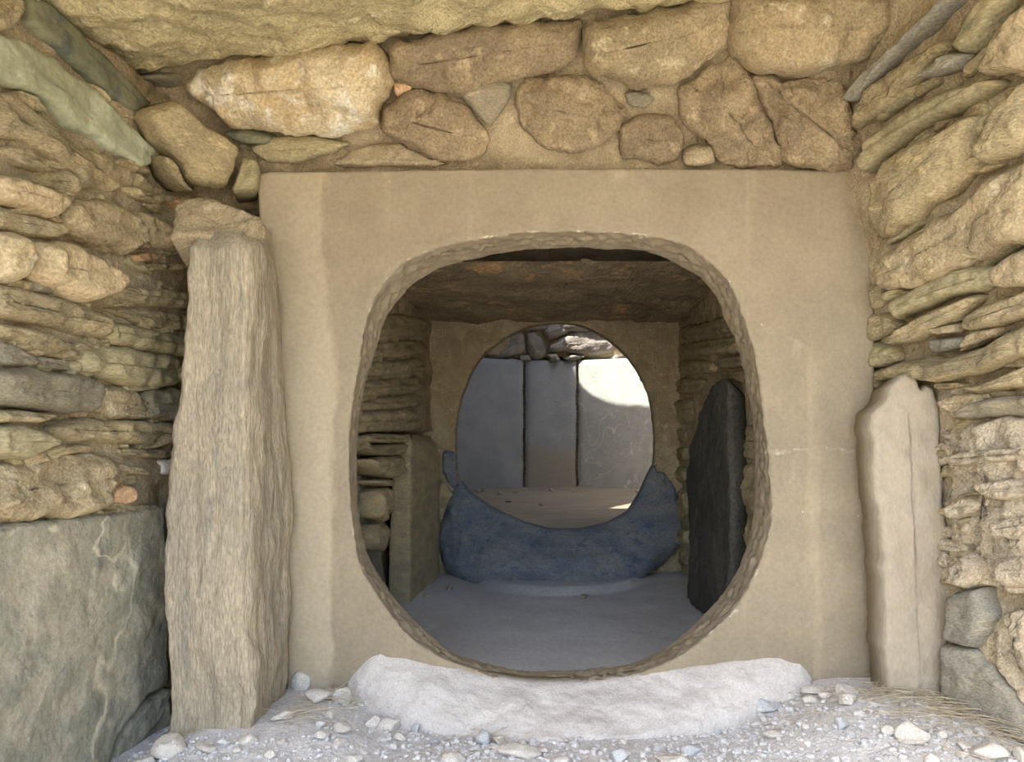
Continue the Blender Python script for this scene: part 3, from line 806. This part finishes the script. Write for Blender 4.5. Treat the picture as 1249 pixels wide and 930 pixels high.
# ------------------------------------------------------------------ standing stones
def pillar(name, rows, mat, label, cat='standing stone', nseg=(26, 26), amp=1.0, fibre=1.0, sub=90, rise=0.0):
    """rows: (z, FL, FR, BR, BL) corner points (x, y) from the foot up; lofted with fibrous relief"""
    zs = [r[0] for r in rows]; out = []
    for k in range(sub + 1):
        z = zs[0] + (zs[-1] - zs[0]) * k / sub
        j = max(0, min(len(rows) - 2, sum(1 for q in zs[1:] if q < z)))
        f = (z - zs[j]) / (zs[j + 1] - zs[j])
        cs = [tuple(rows[j][c][q] + (rows[j + 1][c][q] - rows[j][c][q]) * f for q in (0, 1)) for c in (1, 2, 3, 4)]
        ring = []
        cs = chaikin(chaikin(cs, 1), 1) if False else cs
        cen = (sum(c[0] for c in cs) / 4, sum(c[1] for c in cs) / 4)
        for e in range(4):
            a, b = cs[e], cs[(e + 1) % 4]; n = nseg[e % 2]
            for i in range(n):
                t = i / n
                x, y = a[0] + (b[0] - a[0]) * t, a[1] + (b[1] - a[1]) * t
                q = Vector((x, y, z))
                nx, ny = b[1] - a[1], -(b[0] - a[0]); L = math.hypot(nx, ny)
                nx, ny = nx / L, ny / L
                cor = min(t, 1 - t)
                if cor < .16:
                    pa, pb = (cs[e - 1], cs[e]) if t < .5 else (cs[(e + 1) % 4], cs[(e + 2) % 4])
                    ox, oy = pb[1] - pa[1], -(pb[0] - pa[0]); L2 = math.hypot(ox, oy); wq = .5 * (1 - cor / .16)
                    nx, ny = nx * (1 - wq) + ox / L2 * wq, ny * (1 - wq) + oy / L2 * wq
                h = amp * (.014 * fbm(q, 5) + .004 * fbm(q, 30)) + fibre * (.005 * noise.fractal(Vector((x * 40, y * 40, z * 3.5)), .9, 2.1, 3) + .006 * noise.noise(Vector((x * 16, y * 16, z * 1.5))))
                if cor < .08: h -= .006 * (1 - cor / .08)
                tp = max(0, (k - sub + 2)) * .012
                x += nx * (h - tp); y += ny * (h - tp)
                ring.append(Vector((x, y, z + amp * (.008 * fbm(q, 12) if k == sub else 0) + rise * max(0, (y - rows[0][1][1]) / (rows[0][3][1] - rows[0][1][1])) * (k / sub) ** 3)))
        out.append(ring)
    c = out[0]
    o = loft(out, mat, name, origin=(sum(p.x for p in c) / len(c), sum(p.y for p in c) / len(c), zs[0]))
    recalc(o)
    return tag(o, label, cat)

def zof(py, d): return CAM_Z - (py - VPY) * d / F_PX
def xof(px, d): return (px - VPX) * d / F_PX
dF, dB = 1.29, 1.475
LP = []
for py, fl, fr, br in [(950,206,305,352),(905,204,305,352),(860,203,316,356),(800,203,304,357),(770,203,298,358),(680,197,296,357),(620,200,297,356),(500,214,300,350),(400,222,302,344),(330,228,303,336),(289,231,300,330)]:
    z = zof(py, dF)
    LP.append((z, (xof(fl, dF), dF - 1.5), (xof(fr, dF), dF - 1.5), (xof(br, dB), dB - 1.5), (xof(fl, dF) - .03, dB - 1.5)))
pillar('standing_stone', LP, M['pillar'], 'tall fibrous grey-tan upright stone pillar beside the pierced slab and green schist wall slab', rise=.09)

# mortar bed over the pillar's head, against the wall
HEAD = Plane((0, -0.10, .95), (.12, -1, .5))
stone([(208,292),(210,258),(226,240),(262,243),(300,256),(322,266),(306,290),(262,290),(230,290)], HEAD, M['mortar'], wall_left, bulge=.006, depth=.14, name='mortar_bed', rough=.8, facet=.2, crisp=.2)

RP = Plane((0, -0.115, 0.6), (0, -1, 0))
def standing(poly, P, mat, name, label, thick, shrink=.95, cat='standing stone', parent=None, **kw):
    SEED[0] += 1
    off = kw.get('bulge', .012) * .45
    P = Plane(P.p + P.n * off, P.n); thick += off; kw['sink'] = -off
    pl = [P.uv(P.hit(*q)) for q in poly]
    area = sum(pl[i][0] * pl[(i + 1) % len(pl)][1] - pl[(i + 1) % len(pl)][0] * pl[i][1] for i in range(len(pl)))
    if area < 0: pl.reverse()
    kw = dict(dict(bulge=.012, crisp=.12, rough=.5, step=.009, jag=.6, round_=0, facet=.15), **kw)
    v, f = stone_mesh(pl, P, depth=thick, seed=SEED[0], **kw)
    zmin = min(q.z for q in v)
    c = sum(v, Vector()) / len(v)
    o = link(name, v, f, mat, parent, origin=(c.x, c.y, zmin))
    recalc(o)
    if label: tag(o, label, cat)
    return o
standing([(1061,520),(1064,503),(1078,488),(1086,470),(1098,460),(1107,454),(1115,458),(1119,466),(1122,480),(1128,472),(1139,475),(1145,500),(1148,560),(1152,620),(1160,680),(1164,702),(1157,770),(1150,830),(1147,868),(1110,866),(1084,860),(1078,750),(1072,650),(1064,570)], RP, M['pillar2'], 'standing_stone', 'shorter smooth grey upright stone with a jagged tip, beside the dry straw', .085)

standing([(-90,650),(60,633),(130,628),(180,618),(197,614),(200,700),(204,770),(203,834),(178,850),(150,880),(138,900),(128,935),(110,965),(-90,1110)], LW, M['slabgreen'], 'facing_stone', 'broad green-grey schist slab with a pale vein at the foot of the dry-stone wall', .06, bulge=.034, cat='stone slab', rough=.4)
frag = standing([(203,837),(180,853),(153,882),(141,902),(131,935),(120,958),(150,945),(203,900)], LW, M['slabgreen'], 'facing_stone', 'cracked-off lower corner of the green-grey schist slab, beside the fibrous pillar', .05, bulge=.028, cat='stone slab', rough=.7)

# ------------------------------------------------------------------ antechamber behind the slab
IL = Plane((-0.52, 0.8, 0.6), (1, 0, 0)); ILd = Plane((-0.60, 0.8, 0.6), (1, 0, 0)); ILm = Plane((-0.515, 0.8, 0.6), (1, 0, 0))
IR = Plane((0.53, 0.8, 0.6), (-1, 0, 0)); IRs = Plane((0.47, 0.8, 0.6), (-1, 0, 0))
u0, u1 = urange(ILd, 0.14, 1.65)
wil = struct(wall_core('wall_antechamber_left', ILm, u0, u1, -.05, 1.07, .8, M['innerwall'], step=.02, lower=ILd, sink=-.004, amp=.016))
u0, u1 = urange(IR, 0.14, 1.65)
wir = struct(wall_core('wall_antechamber_right', IR, u0, u1, -.05, 1.07, .8, M['innerwall'], step=.02, sink=-.008, amp=.016))
inner_left = [
 [(425,392),(455,382),(500,384),(522,392),(520,410),(480,412),(425,416)],
 [(425,420),(470,416),(515,414),(520,430),(480,436),(425,440)],
 [(425,444),(470,440),(512,436),(518,452),(480,458),(425,462)],
 [(425,466),(470,462),(515,458),(520,474),(490,482),(425,486)],
 [(425,490),(470,484),(510,480),(514,496),(480,500),(425,502)],
 [(425,506),(460,500),(505,500),(515,510),(512,526),(470,526),(425,528)],
 [(447,531),(470,529),(497,531),(499,540),(470,541),(448,540)],
 [(425,530),(444,532),(450,545),(440,552),(425,550)],
 [(444,544),(480,542),(506,540),(508,552),(480,556),(452,555)],
 [(452,560),(490,556),(502,562),(498,575),(482,584),(465,582),(456,572)],
 [(460,586),(480,586),(478,594),(462,592)],
 [(462,598),(478,596),(477,622),(470,638),(463,630)],
 [(461,640),(474,642),(472,672),(460,670)],
]
for k, p in enumerate(inner_left):
    stone(p, IL, M['inner'], wil, bulge=.03, depth=.08, step=.018, strata=.8)
# leaning bluish slab and two upright slabs
standing([(400,540),(440,545),(452,580),(462,640),(466,700),(468,760),(400,830)], Plane((-.575, .8, .6), (1, 0, 0)), M['bluegrey'], 'facing_stone', 'blue-grey slab leaning in the dark antechamber below small stacked stones', .03, cat='stone slab')
io = []
for py, fl, fr, br in [(765,470,500,537),(740,472,501,537),(650,474,501,537),(560,480,502,537),(530,486,504,530)]:
    z = zof(py, 2.5) if py < 765 else -.03
    io.append((z, (xof(fl, 2.5), 1.0), (xof(fr, 2.5), 1.0), (xof(br, 2.93), 1.43), (xof(fl, 2.5) - .02, 1.43)))
pillar('standing_stone', io, M['inner'], 'low square-edged upright slab under the stacked courses in the antechamber', amp=.4, fibre=.3, nseg=(10, 24), sub=40)
standing([(880,462),(868,472),(858,492),(848,525),(841,556),(837,585),(839,620),(841,680),(840,730),(846,742),(876,756),(889,772),(890,680),(891,600),(889,520),(887,470)], IRs, M['innerdark'], 'standing_stone', 'pointed dark slate upright in the shaded antechamber', .05, bulge=.008)
inner_right = [
 [(822,400),(850,396),(900,380),(940,360),(940,390),(900,405),(850,415),(824,414)],
 [(826,420),(860,415),(900,408),(940,395),(940,425),(900,432),(860,434),(828,434)],
 [(824,440),(855,438),(872,442),(870,455),(840,458),(824,456)],
 [(875,437),(930,430),(930,446),(890,450),(875,449)],
 [(872,453),(930,450),(930,464),(895,466)],
 [(826,462),(850,460),(862,464),(852,480),(828,482)],
 [(824,488),(846,486),(846,505),(838,520),(824,515)],
 [(823,522),(838,524),(836,540),(824,540)],
 [(822,546),(837,546),(836,562),(823,562)],
 [(822,568),(836,570),(836,590),(824,590)],
 [(822,598),(836,596),(838,625),(826,640)],
 [(826,645),(838,645),(838,665),(828,665)],
 [(828,670),(839,670),(839,690),(829,688)],
 [(900,520),(940,515),(940,560),(902,560)],
 [(900,566),(940,566),(940,630),(902,630)],
 [(900,636),(940,636),(940,700),(902,700)],
]
for p in inner_right:
    stone(p, IR, M['inner'], wir, bulge=.03, depth=.07, step=.018, strata=.6)

# roof slab over the antechamber
cap2 = rough_box('capstone', -.85, .88, .37, 1.52, 1.055, 1.30, M['cap2'], step=.03, amp=.02, freq=5, fine=.012, warp=lambda p: Vector((p.x, p.y, p.z + .03 * (1.5 - p.y) * (1 if p.z < 1.2 else 0) * .5)))
tag(cap2, 'brown capstone with orange patches roofing the antechamber behind the pierced slab', 'capstone')
lint = struct(rough_box('trim_1', -.75, .78, .06, .36, 1.06, 1.6, M['cap2'], step=.04, amp=.012))

# second pierced slab
H2 = [(670,394),(650,397),(628,405),(603,421),(582,442),(566,476),(557,513),(555,540),(556,563),(560,590),(574,608),(599,624),(636,641),(670,650),(711,650),(745,642),(770,628),(786,603),(796,577),(798,563),(799,540),(797,513),(786,467),(765,434),(741,413),(711,397)]
H2r = [(x + (678 - x) * .02, y + (520 - y) * .02) for x, y in H2]
slab2 = pierced('porthole_stone', H2, H2r, [(478,375),(872,375),(872,760),(478,760)], (678, 525), 3.05, .10, .18, M['innerwall'], NA=140, NR=12)
tag(slab2, 'second slab with a round opening between the antechamber and the chamber', 'stone slab')
t2 = [at(x + (678 - x) * .035, y + (520 - y) * .035, 3.03) for x, y in ((557,590),(564,600),(575,609),(599,625),(636,642),(670,651),(711,651),(745,643),(770,629),(786,604),(795,583),(802,570))]
b2 = [at(546,606,3.04), at(535,660,3.02), at(545,682,2.96), at(586,703,2.90), at(636,717,2.85), at(670,721,2.83), at(720,714,2.85), at(774,695,2.90), at(807,674,2.97), at(832,648,3.02), at(828,620,3.04)]
s2 = crescent(t2, b2, M['bluemortar'], 'mortar_sill', slab2, .03, nrow=24, ncol=120, rough=2.0, back=.1)
s2['label'] = 'blue-grey mortar sill smeared below the round opening'
# blue mortar smears up the sides of the opening
S2 = Plane((0, 1.545, .6), (0, -1, 0))
stone([(541,548),(556,552),(558,590),(560,604),(548,592),(540,575)], S2, M['bluemortar'], slab2, bulge=.015, depth=.02, name='mortar_smear')
stone([(797,575),(812,578),(826,600),(830,640),(812,610),(796,588)], S2, M['bluemortar'], slab2, bulge=.02, depth=.02, name='mortar_smear')
stone([(536,585),(546,592),(556,606),(546,625),(536,640),(531,615)], S2, M['inner'], slab2, bulge=.02, depth=.02, name='corner_stone')
stone([(534,668),(545,684),(548,700),(536,702),(530,690)], S2, M['inner'], slab2, bulge=.05, depth=.02, name='corner_stone')

# ------------------------------------------------------------------ round chamber, partly open to the sky
CX, CY, CR = 0.03, 3.55, 1.90
def chamber_wall():
    verts, faces = [], []
    a0, a1, n = math.radians(-162), math.radians(162), 120
    prof = [(CR + .10, 0), (CR + .10, 1.36), (CR + .02, 1.4), (CR - .12, 1.75), (CR - .32, 2.15), (OCR, 3.0), (OCR, 3.15), (CR + .7, 3.15), (CR + .7, 0)]
    for i in range(n + 1):
        a = a0 + (a1 - a0) * i / n
        for k, (r, z) in enumerate(prof):
            rr = r + .02 * noise.noise(Vector((a * 9, z * 4, 0)))
            cx, cy = CX, CY
            if k in (5, 6):      # unseen roof opening, squared and turned to the sun to shape the sunlit patch
                cx, cy = OCX, OCY; b_ = a - SUN_AZ
                rr /= (abs(math.sin(b_)) ** 5 + abs(math.cos(b_)) ** 5) ** .2
            x, y = cx + rr * math.sin(a), cy + rr * math.cos(a)
            rc = math.hypot(x - CX, y - CY)
            if k in (5, 6) and rc > CR - .1: x, y = CX + (x - CX) * (CR - .1) / rc, CY + (y - CY) * (CR - .1) / rc
            verts.append((x, y, z))
    m = len(prof)
    for i in range(n):
        for k in range(m):
            k2 = (k + 1) % m
            faces.append((i * m + k, (i + 1) * m + k, (i + 1) * m + k2, i * m + k2))
    faces.append(tuple(range(m))); faces.append(tuple(n * m + k for k in reversed(range(m))))
    return recalc(link('wall_chamber', verts, faces, M['mortar'], smooth=False))
OCX, OCY, OCR = .65, 4.67, .84
wch = struct(chamber_wall())
struct(rough_box('trim_2', -1.0, 1.0, 1.62, 1.90, 1.10, 3.1, M['inner'], step=.08, amp=.02))
# upright slabs round the chamber
def cpt(a, r=CR): return Vector((CX + r * math.sin(a), CY + r * math.cos(a), 0))
xa = [xof(px, 6.95) for px in (639.5, 704)]
j1 = math.asin((xa[0] - CX) / CR); j2 = math.asin((xa[1] - CX) / CR)
joints = [j1 - .50, j1, j2, j2 + .52]
def cslab(a, b, ztop, mat, label, kw={}):
    A, B = cpt(a), cpt(b); L = (B - A).length; g = .012
    nrm = Vector(((A.y - B.y), (B.x - A.x), 0)).normalized()
    mid = (A + B) / 2
    if (Vector((CX, CY, 0)) - mid).dot(nrm) < 0: nrm = -nrm
    P = Plane((mid.x, mid.y, 0), nrm)
    hw = L / 2 - g
    pl = [(-hw, .0), (hw, .0), (hw, .5), (hw, 1.0), (hw, ztop), (0, ztop + .004), (-hw, ztop), (-hw, .8), (-hw, .4)]
    n = 26; ns = int(max(4, L / .05)); verts, faces = [], []
    for side in (0, 1):
        for k in range(n + 1):
            for i in range(ns + 1):
                u = -hw + 2 * hw * i / ns; v = .02 + (ztop - .02) * k / n
                p = P.xyz(u, v, 0)
                if i in (0, ns): u += .008 * noise.noise(p * 7)
                h = .006 * fbm(p, 3) + .002 * fbm(p, 14) if side == 0 else -.10
                verts.append(P.xyz(u, v, h))
    W = ns + 1; N_ = W * (n + 1)
    for k in range(n):
        for i in range(ns):
            q = k * W + i
            faces.append((q, q + 1, q + W + 1, q + W)); q += N_
            faces.append((q, q + W, q + W + 1, q + 1))
    loop = [i for i in range(W)] + [k * W + ns for k in range(1, n + 1)] + [n * W + i for i in range(ns - 1, -1, -1)] + [k * W for k in range(n - 1, 0, -1)]
    for q, r in zip(loop, loop[1:] + loop[:1]):
        faces.append((r, q, q + N_, r + N_))
    o = recalc(link('orthostat', verts, faces, mat, origin=(mid.x, mid.y, 0)))
    tag(o, label, 'stone slab')
    return o
cslab(j1 - .50, j1, 1.356, M['chslab'], 'plain wide blue-grey upright slab at the far side of the chamber')
cslab(j1, j2, 1.356, M['chslab3'], 'narrow upright slab between two dark joints at the far side of the chamber')
cslab(j2, j2 + .52, 1.356, M['chslab2'], 'veined upright slab caught by sunlight on its upper part in the chamber')
rest = [j2 + .52 + k * .42 for k in range(5)]
for k in range(4):
    cslab(rest[k], rest[k + 1], 1.33, M['chslab2'], 'upright slab lining the curved side of the chamber, out of the opening\'s line')['group'] = 'chamber lining slabs'
rest = [j1 - .50 - k * .42 for k in range(5)]
for k in range(4):
    cslab(rest[k + 1], rest[k], 1.33, M['chslab2'], 'upright slab lining the curved side of the chamber, out of the opening\'s line')['group'] = 'chamber lining slabs'
# chipped mortar in the two joints seen through the opening
for jn, seed in ((j1, 1), (j2, 2)):
    p = cpt(jn, CR + .012); rr = random.Random(seed)
    z = .12
    while z < 1.34:
        h = rr.uniform(.03, .11)
        if rr.random() < .75:
            P = Plane((p.x, p.y, 0), (CX - p.x, CY - p.y, 0))
            wd = rr.uniform(.010, .018)
            SEED[0] += 1
            v, f = stone_mesh([(-wd, z), (wd, z), (wd, z + h * .9), (-wd * .8, z + h * .9)], P, .012, .03, seed=SEED[0], step=.03)
            link('joint_chip', v, f, M['joint'], wch, origin=sum(v, Vector()) / len(v))
        z += h
# corbel stones seen above the slabs
CB = Plane((0, CY + CR - .02, 1.5), (0, -1, -.25))
corb = [
 [(560,441),(585,438),(604,418),(634,402),(641,410),(642,430),(622,436),(590,441)],
 [(640,406),(652,402),(662,412),(667,428),(662,438),(650,440),(642,432)],
 [(660,405),(672,393),(700,390),(712,396),(690,408),(668,416)],
 [(667,424),(685,412),(712,398),(740,402),(760,420),(745,432),(712,434),(690,428),(672,430)],
 [(668,432),(680,431),(684,440),(670,441)],
 [(684,438),(700,432),(716,435),(700,441)],
 [(616,441),(622,437),(634,440),(630,442)],
 [(633,435),(646,432),(648,441),(634,441)],
 [(745,434),(765,424),(790,420),(800,440),(745,441)],
 [(600,398),(640,384),(660,388),(655,400),(620,404)],
]
for p in corb:
    stone(p, CB, M['chstone'], wch, bulge=.08, depth=.1, name='stone', step=.03, ffreq=2)
rr = random.Random(5)
for ring, (z, r) in enumerate(((1.36, CR - .02), (1.62, CR - .08), (1.92, CR - .24))):
    a = -2.7
    while a < 2.7:
        da = rr.uniform(.18, .32); h = rr.uniform(.2, .28)
        if not (ring == 0 and -.55 < a < .5):
            p = cpt(a + da / 2, r); P = Plane((p.x, p.y, 0), (CX - p.x, CY - p.y, 0)); hw = da * r / 2 - .01
            j = lambda: rr.uniform(-.03, .03)
            SEED[0] += 1
            v, f = stone_mesh([(-hw, z + j()), (0, z + j()), (hw, z + j()), (hw, z + h + j()), (0, z + h + j()), (-hw, z + h + j())], P, .09, .12, seed=SEED[0], step=.05, ffreq=2)
            link('stone', v, f, M['chstone'], wch, origin=sum(v, Vector()) / len(v))
        a += da

# ------------------------------------------------------------------ loose rocks on the gravel
def rock_mesh(seed, sx, sy, sz):
    bm = bmesh.new(); bmesh.ops.create_icosphere(bm, subdivisions=3, radius=1)
    rr = random.Random(seed); pl = []
    for _ in range(9):
        n = Vector((rr.gauss(0, 1), rr.gauss(0, 1), rr.gauss(0, 1))).normalized(); pl.append((n, rr.uniform(.5, .85)))
    for v in bm.verts:
        p = v.co.copy()
        for n, d in pl:
            e = p.dot(n) - d
            if e > 0: p -= n * e
        p += p.normalized() * .06 * noise.fractal(p * 2.2 + Vector((seed, 0, 0)), .9, 2, 3)
        v.co = Vector((p.x * sx, p.y * sy, p.z * sz))
    me = bpy.data.meshes.new('loose_rock'); bm.to_mesh(me); bm.free()
    me.polygons.foreach_set('use_smooth', [True] * len(me.polygons))
    return me
small = ('small pale stone lying loose on the gravel', 'small loose stones on the gravel')
rocks = [
 (368,830,22,30,'rockpale','upright pointed stone between the fibrous pillar and the pierced slab'),
 (388,849,36,18,'rockpale','flat stone half sunk in the ground at the foot of the pierced slab'),
 (418,848,24,25,'rockpale','rounded pale stone against the end of the mortar sill'),
 (344,873,26,14,'rockpale','oval cream stone beside the corner of the fibrous pillar'),
 (207,908,46,32,'rockpale','large pale rock wedged at the foot of the fibrous pillar and schist slab'),
 (179,930,34,18,'rockpale','flat rock beside the large one below the schist slab'),
 (303,897,26,16,'rockpale','flat stone in front of the fibrous pillar\'s foot'),
 (253,912,24,14,None,None),(454,880,19,17,None,None),
 (476,883,34,19,'rockpale','wedge-shaped pale stone on the gravel below the sill\'s end'),
 (507,888,14,14,None,None),(487,899,17,12,None,None),(392,896,22,14,None,None),(416,886,26,16,None,None),(414,906,14,14,None,None),(432,925,22,10,None,None),
 (591,899,21,22,'rockblue','blue-grey angular stone leaning by the mortar sill'),
 (608,902,14,16,None,None),
 (634,915,52,20,'rockpale','broad flat pale rock in front of the middle of the sill'),
 (555,924,32,18,'rockpale','pale rock beside straw stalks in front of the sill'),
 (661,915,15,10,None,None),(685,926,20,10,None,None),(401,872,16,12,None,None),
 (755,922,24,18,None,None),
 (820,926,40,13,'rockpale','long flat stone half buried in the gravel'),
 (844,914,27,19,'rockblue','bluish stone beside the long flat stone'),
 (897,861,21,25,'rockblue','bluish stone standing on edge at the end of the mortar sill'),
 (924,848,38,21,'rockblue','rounded blue-grey stone lying against the pierced slab'),
 (993,842,32,12,None,None),(987,852,19,16,None,None),(1006,847,14,12,None,None),
 (1031,841,40,15,'rockpale','broad flat stone at the corner of pierced slab and jagged upright'),
 (1035,853,25,16,None,None),(943,896,24,12,None,None),(1026,882,20,18,None,None),(957,842,12,9,None,None),
 (986,908,9,9,'white','bright white quartz pebble on the gravel'),
 (1113,893,42,28,'rockpale','large angular pale rock in front of the jagged upright stone'),
 (1084,891,18,14,None,None),(1175,909,18,14,None,None),(1174,921,16,12,None,None),
 (1206,914,48,28,'rockpale','large pale rock at the edge of the dry straw'),
 (1245,920,18,22,None,None),(1149,896,13,10,None,None),(962,882,9,8,None,None),(983,886,9,9,None,None),(1055,905,14,10,None,None),
 (700,905,12,9,None,None),(760,905,10,8,None,None),(530,905,12,9,None,None),(345,905,14,10,None,None),(330,920,16,11,None,None),(290,915,12,9,None,None),
 (1135,925,20,14,None,None),(900,915,12,9,None,None),(875,892,10,8,None,None),
]
def on_ground(px, py):
    d = 1.6
    for _ in range(40):
        p = at(px, py, d); gz = ground(p.x, p.y)
        d2 = (CAM_Z - gz) * F_PX / max(py - VPY, 1); d += .5 * (d2 - d)
    return at(px, py, d), d
for k, (px, py, wpx, hpx, mk, lab) in enumerate(rocks):
    p, d = on_ground(px, py + hpx * .35)
    s = d / F_PX; sx = wpx * s / 2 * 1.1; sz = hpx * s / 2 * 1.0
    sy = (sx + sz) / 2
    p.y = min(p.y, -.03 - sy) if abs(px - 400) > 60 else p.y
    if px < 320:      # clear of the pillar's foot
        p.y = min(p.y, -.235 - sy); p.x = xof(px, p.y + 1.5)
    me = rock_mesh(k + 1, sx, sy, sz)
    o = bpy.data.objects.new('loose_rock', me); C.objects.link(o)
    o.location = (p.x, p.y, ground(p.x, p.y) + sz * .55); o.rotation_euler = (0, R.uniform(-.15, .15), R.uniform(-.4, .4))
    if lab is None:
        blue = R.random() < .3
        me.materials.append(M['rockblue' if blue else 'rockpale'])
        zone = 'near the foot of the fibrous pillar' if px < 440 else 'in front of the mortar sill' if px < 880 else 'near the jagged upright stone and dry straw'
        col = 'blue-grey' if blue else 'pale'
        size = 'tiny' if wpx < 13 else 'small' if wpx < 20 else 'fist-sized'
        tag(o, f'{size} {col} loose stone on the gravel {zone}', 'stone', f'{size} {col} stones {zone}')
    else:
        me.materials.append(M[mk]); tag(o, lab, 'stone')
    if mk == 'white': o['label'] = lab

# small stones in the antechamber and chamber
for px, py, wpx, mk, lab in ((548,724,9,'inner','small dusty stone at the foot of the low upright slab in the antechamber'), (519,735,8,'inner','dusty pebble beside the low upright slab in the antechamber'), (851,697,9,'inner','round dusty stone at the foot of the pointed dark slate'), (712,731,11,'inner','dusty stone on the earth step below the blue-grey sill')):
    d = CAM_Z * F_PX / (py - VPY); d = min(d, 2.72)
    p = at(px, py, d); s = wpx * d / F_PX / 2
    me = rock_mesh(px, s, s, s * .8); me.materials.append(M[mk])
    o = bpy.data.objects.new('loose_rock', me); C.objects.link(o); o.location = (p.x, p.y, gfl(p.x, p.y) + s * .5); tag(o, lab, 'stone')
for k, (px, d, s) in enumerate(((583, 6.55, .035), (590, 6.6, .03), (610, 6.4, .025), (629, 6.5, .02), (620, 5.6, .025), (672, 6.6, .025), (660, 5.3, .02), (778, 6.5, .025))):
    me = rock_mesh(400 + k, s, s, s * .7); me.materials.append(M['chstone'])
    o = bpy.data.objects.new('loose_rock', me); C.objects.link(o); o.location = (xof(px, d), d - 1.5, .12 + .05 * sstep(4.6, 5.6, d - 1.5) + s * .4)
    tag(o, 'little stone on the chamber floor before the upright slabs', 'stone', 'little stones on the chamber floor')

# ------------------------------------------------------------------ gravel and straw
def gravel():
    rr = random.Random(3); verts, faces = [], []
    t = (1 + 5 ** .5) / 2
    iv = [Vector(v).normalized() for v in ((-1,t,0),(1,t,0),(-1,-t,0),(1,-t,0),(0,-1,t),(0,1,t),(0,-1,-t),(0,1,-t),(t,0,-1),(t,0,1),(-t,0,-1),(-t,0,1))]
    fs = [(0,11,5),(0,5,1),(0,1,7),(0,7,10),(0,10,11),(1,5,9),(5,11,4),(11,10,2),(10,7,6),(7,1,8),(3,9,4),(3,4,2),(3,2,6),(3,6,8),(3,8,9),(4,9,5),(2,4,11),(6,2,10),(8,6,7),(9,8,1)]
    for k in range(8200):
        x = rr.uniform(-.78, .82); y = -.02 - abs(rr.gauss(0, .34))
        if y < -.95: continue
        if -.42 < x < .5 and y > -.125 + .12 * (x / .45) ** 2: continue
        if x < -.735 + .1 * y or x > .635 - .35 * y: continue
        if (-.70 < x < -.43 and y > -.225) or (.565 < x < .75 and y > -.135): continue
        cl = noise.noise(Vector((x * 4, y * 4, 9)))
        if rr.random() > .62 + cl * .8: continue
        s = min(.011, .0022 + abs(rr.gauss(0, .0026)))
        b = len(verts); ex = (rr.uniform(.7, 1.3), rr.uniform(.7, 1.3), rr.uniform(.5, .9)); an = rr.uniform(0, 6.28)
        c, si = math.cos(an), math.sin(an); g = ground(x, y)
        for q in iv:
            h = s * rr.uniform(.75, 1.15); X, Y, Z = q.x * ex[0] * h, q.y * ex[1] * h, q.z * ex[2] * h
            verts.append((x + X * c - Y * si, y + X * si + Y * c, g + Z + s * .3))
        faces += [(b + f[0], b + f[1], b + f[2]) for f in fs]
    o = link('gravel', verts, faces, M['pebble'], smooth=False)
    o['kind'] = 'stuff'; tag(o, 'fine pale grey gravel spread over the ground', 'gravel')
gravel()
def straw():
    rr = random.Random(11); verts, faces = [], []
    spots = [(1075, 850, 45, .03), (1165, 870, 110, .07), (1215, 890, 80, .06), (1110, 872, 45, .05), (395, 855, 25, .03), (575, 905, 8, .02), (360, 880, 20, .03), (1000, 862, 30, .05)]
    for px, py, n, sp in spots:
        p, d = on_ground(px, py)
        for _ in range(n):
            x, y = p.x + rr.gauss(0, sp), p.y + rr.gauss(0, sp * .7)
            if x > .69 - .35 * y - .03: x = .69 - .35 * y - .03 - rr.random() * .05
            an = rr.gauss(-.5, 1.1); L = rr.uniform(.03, .11); lift = rr.uniform(.0, .35)
            wd = rr.uniform(.0005, .0011); b = len(verts); g = ground(x, y) + .003 + rr.random() * .012
            cx, cy = math.cos(an), math.sin(an)
            for s in range(5):
                t = s / 4; bx = x + cx * L * t + .012 * math.sin(t * 3 + an) ; by = y + cy * L * t
                bz = max(ground(bx, by) + .002, g + lift * L * t * (1.3 - t))
                q = wd * (1 - .7 * t)
                for k in range(3):
                    aa = k * 2.094
                    verts.append((bx - cy * q * math.cos(aa), by + cx * q * math.cos(aa), bz + q * math.sin(aa)))
            for s in range(4):
                for k in range(3):
                    a0 = b + s * 3 + k; a1 = b + s * 3 + (k + 1) % 3
                    faces.append((a0, a1, a1 + 3, a0 + 3))
    o = link('dry_straw', verts, faces, M['grass'])
    o['kind'] = 'stuff'; tag(o, 'dry straw stalks scattered at the foot of the jagged upright stone', 'straw')
straw()
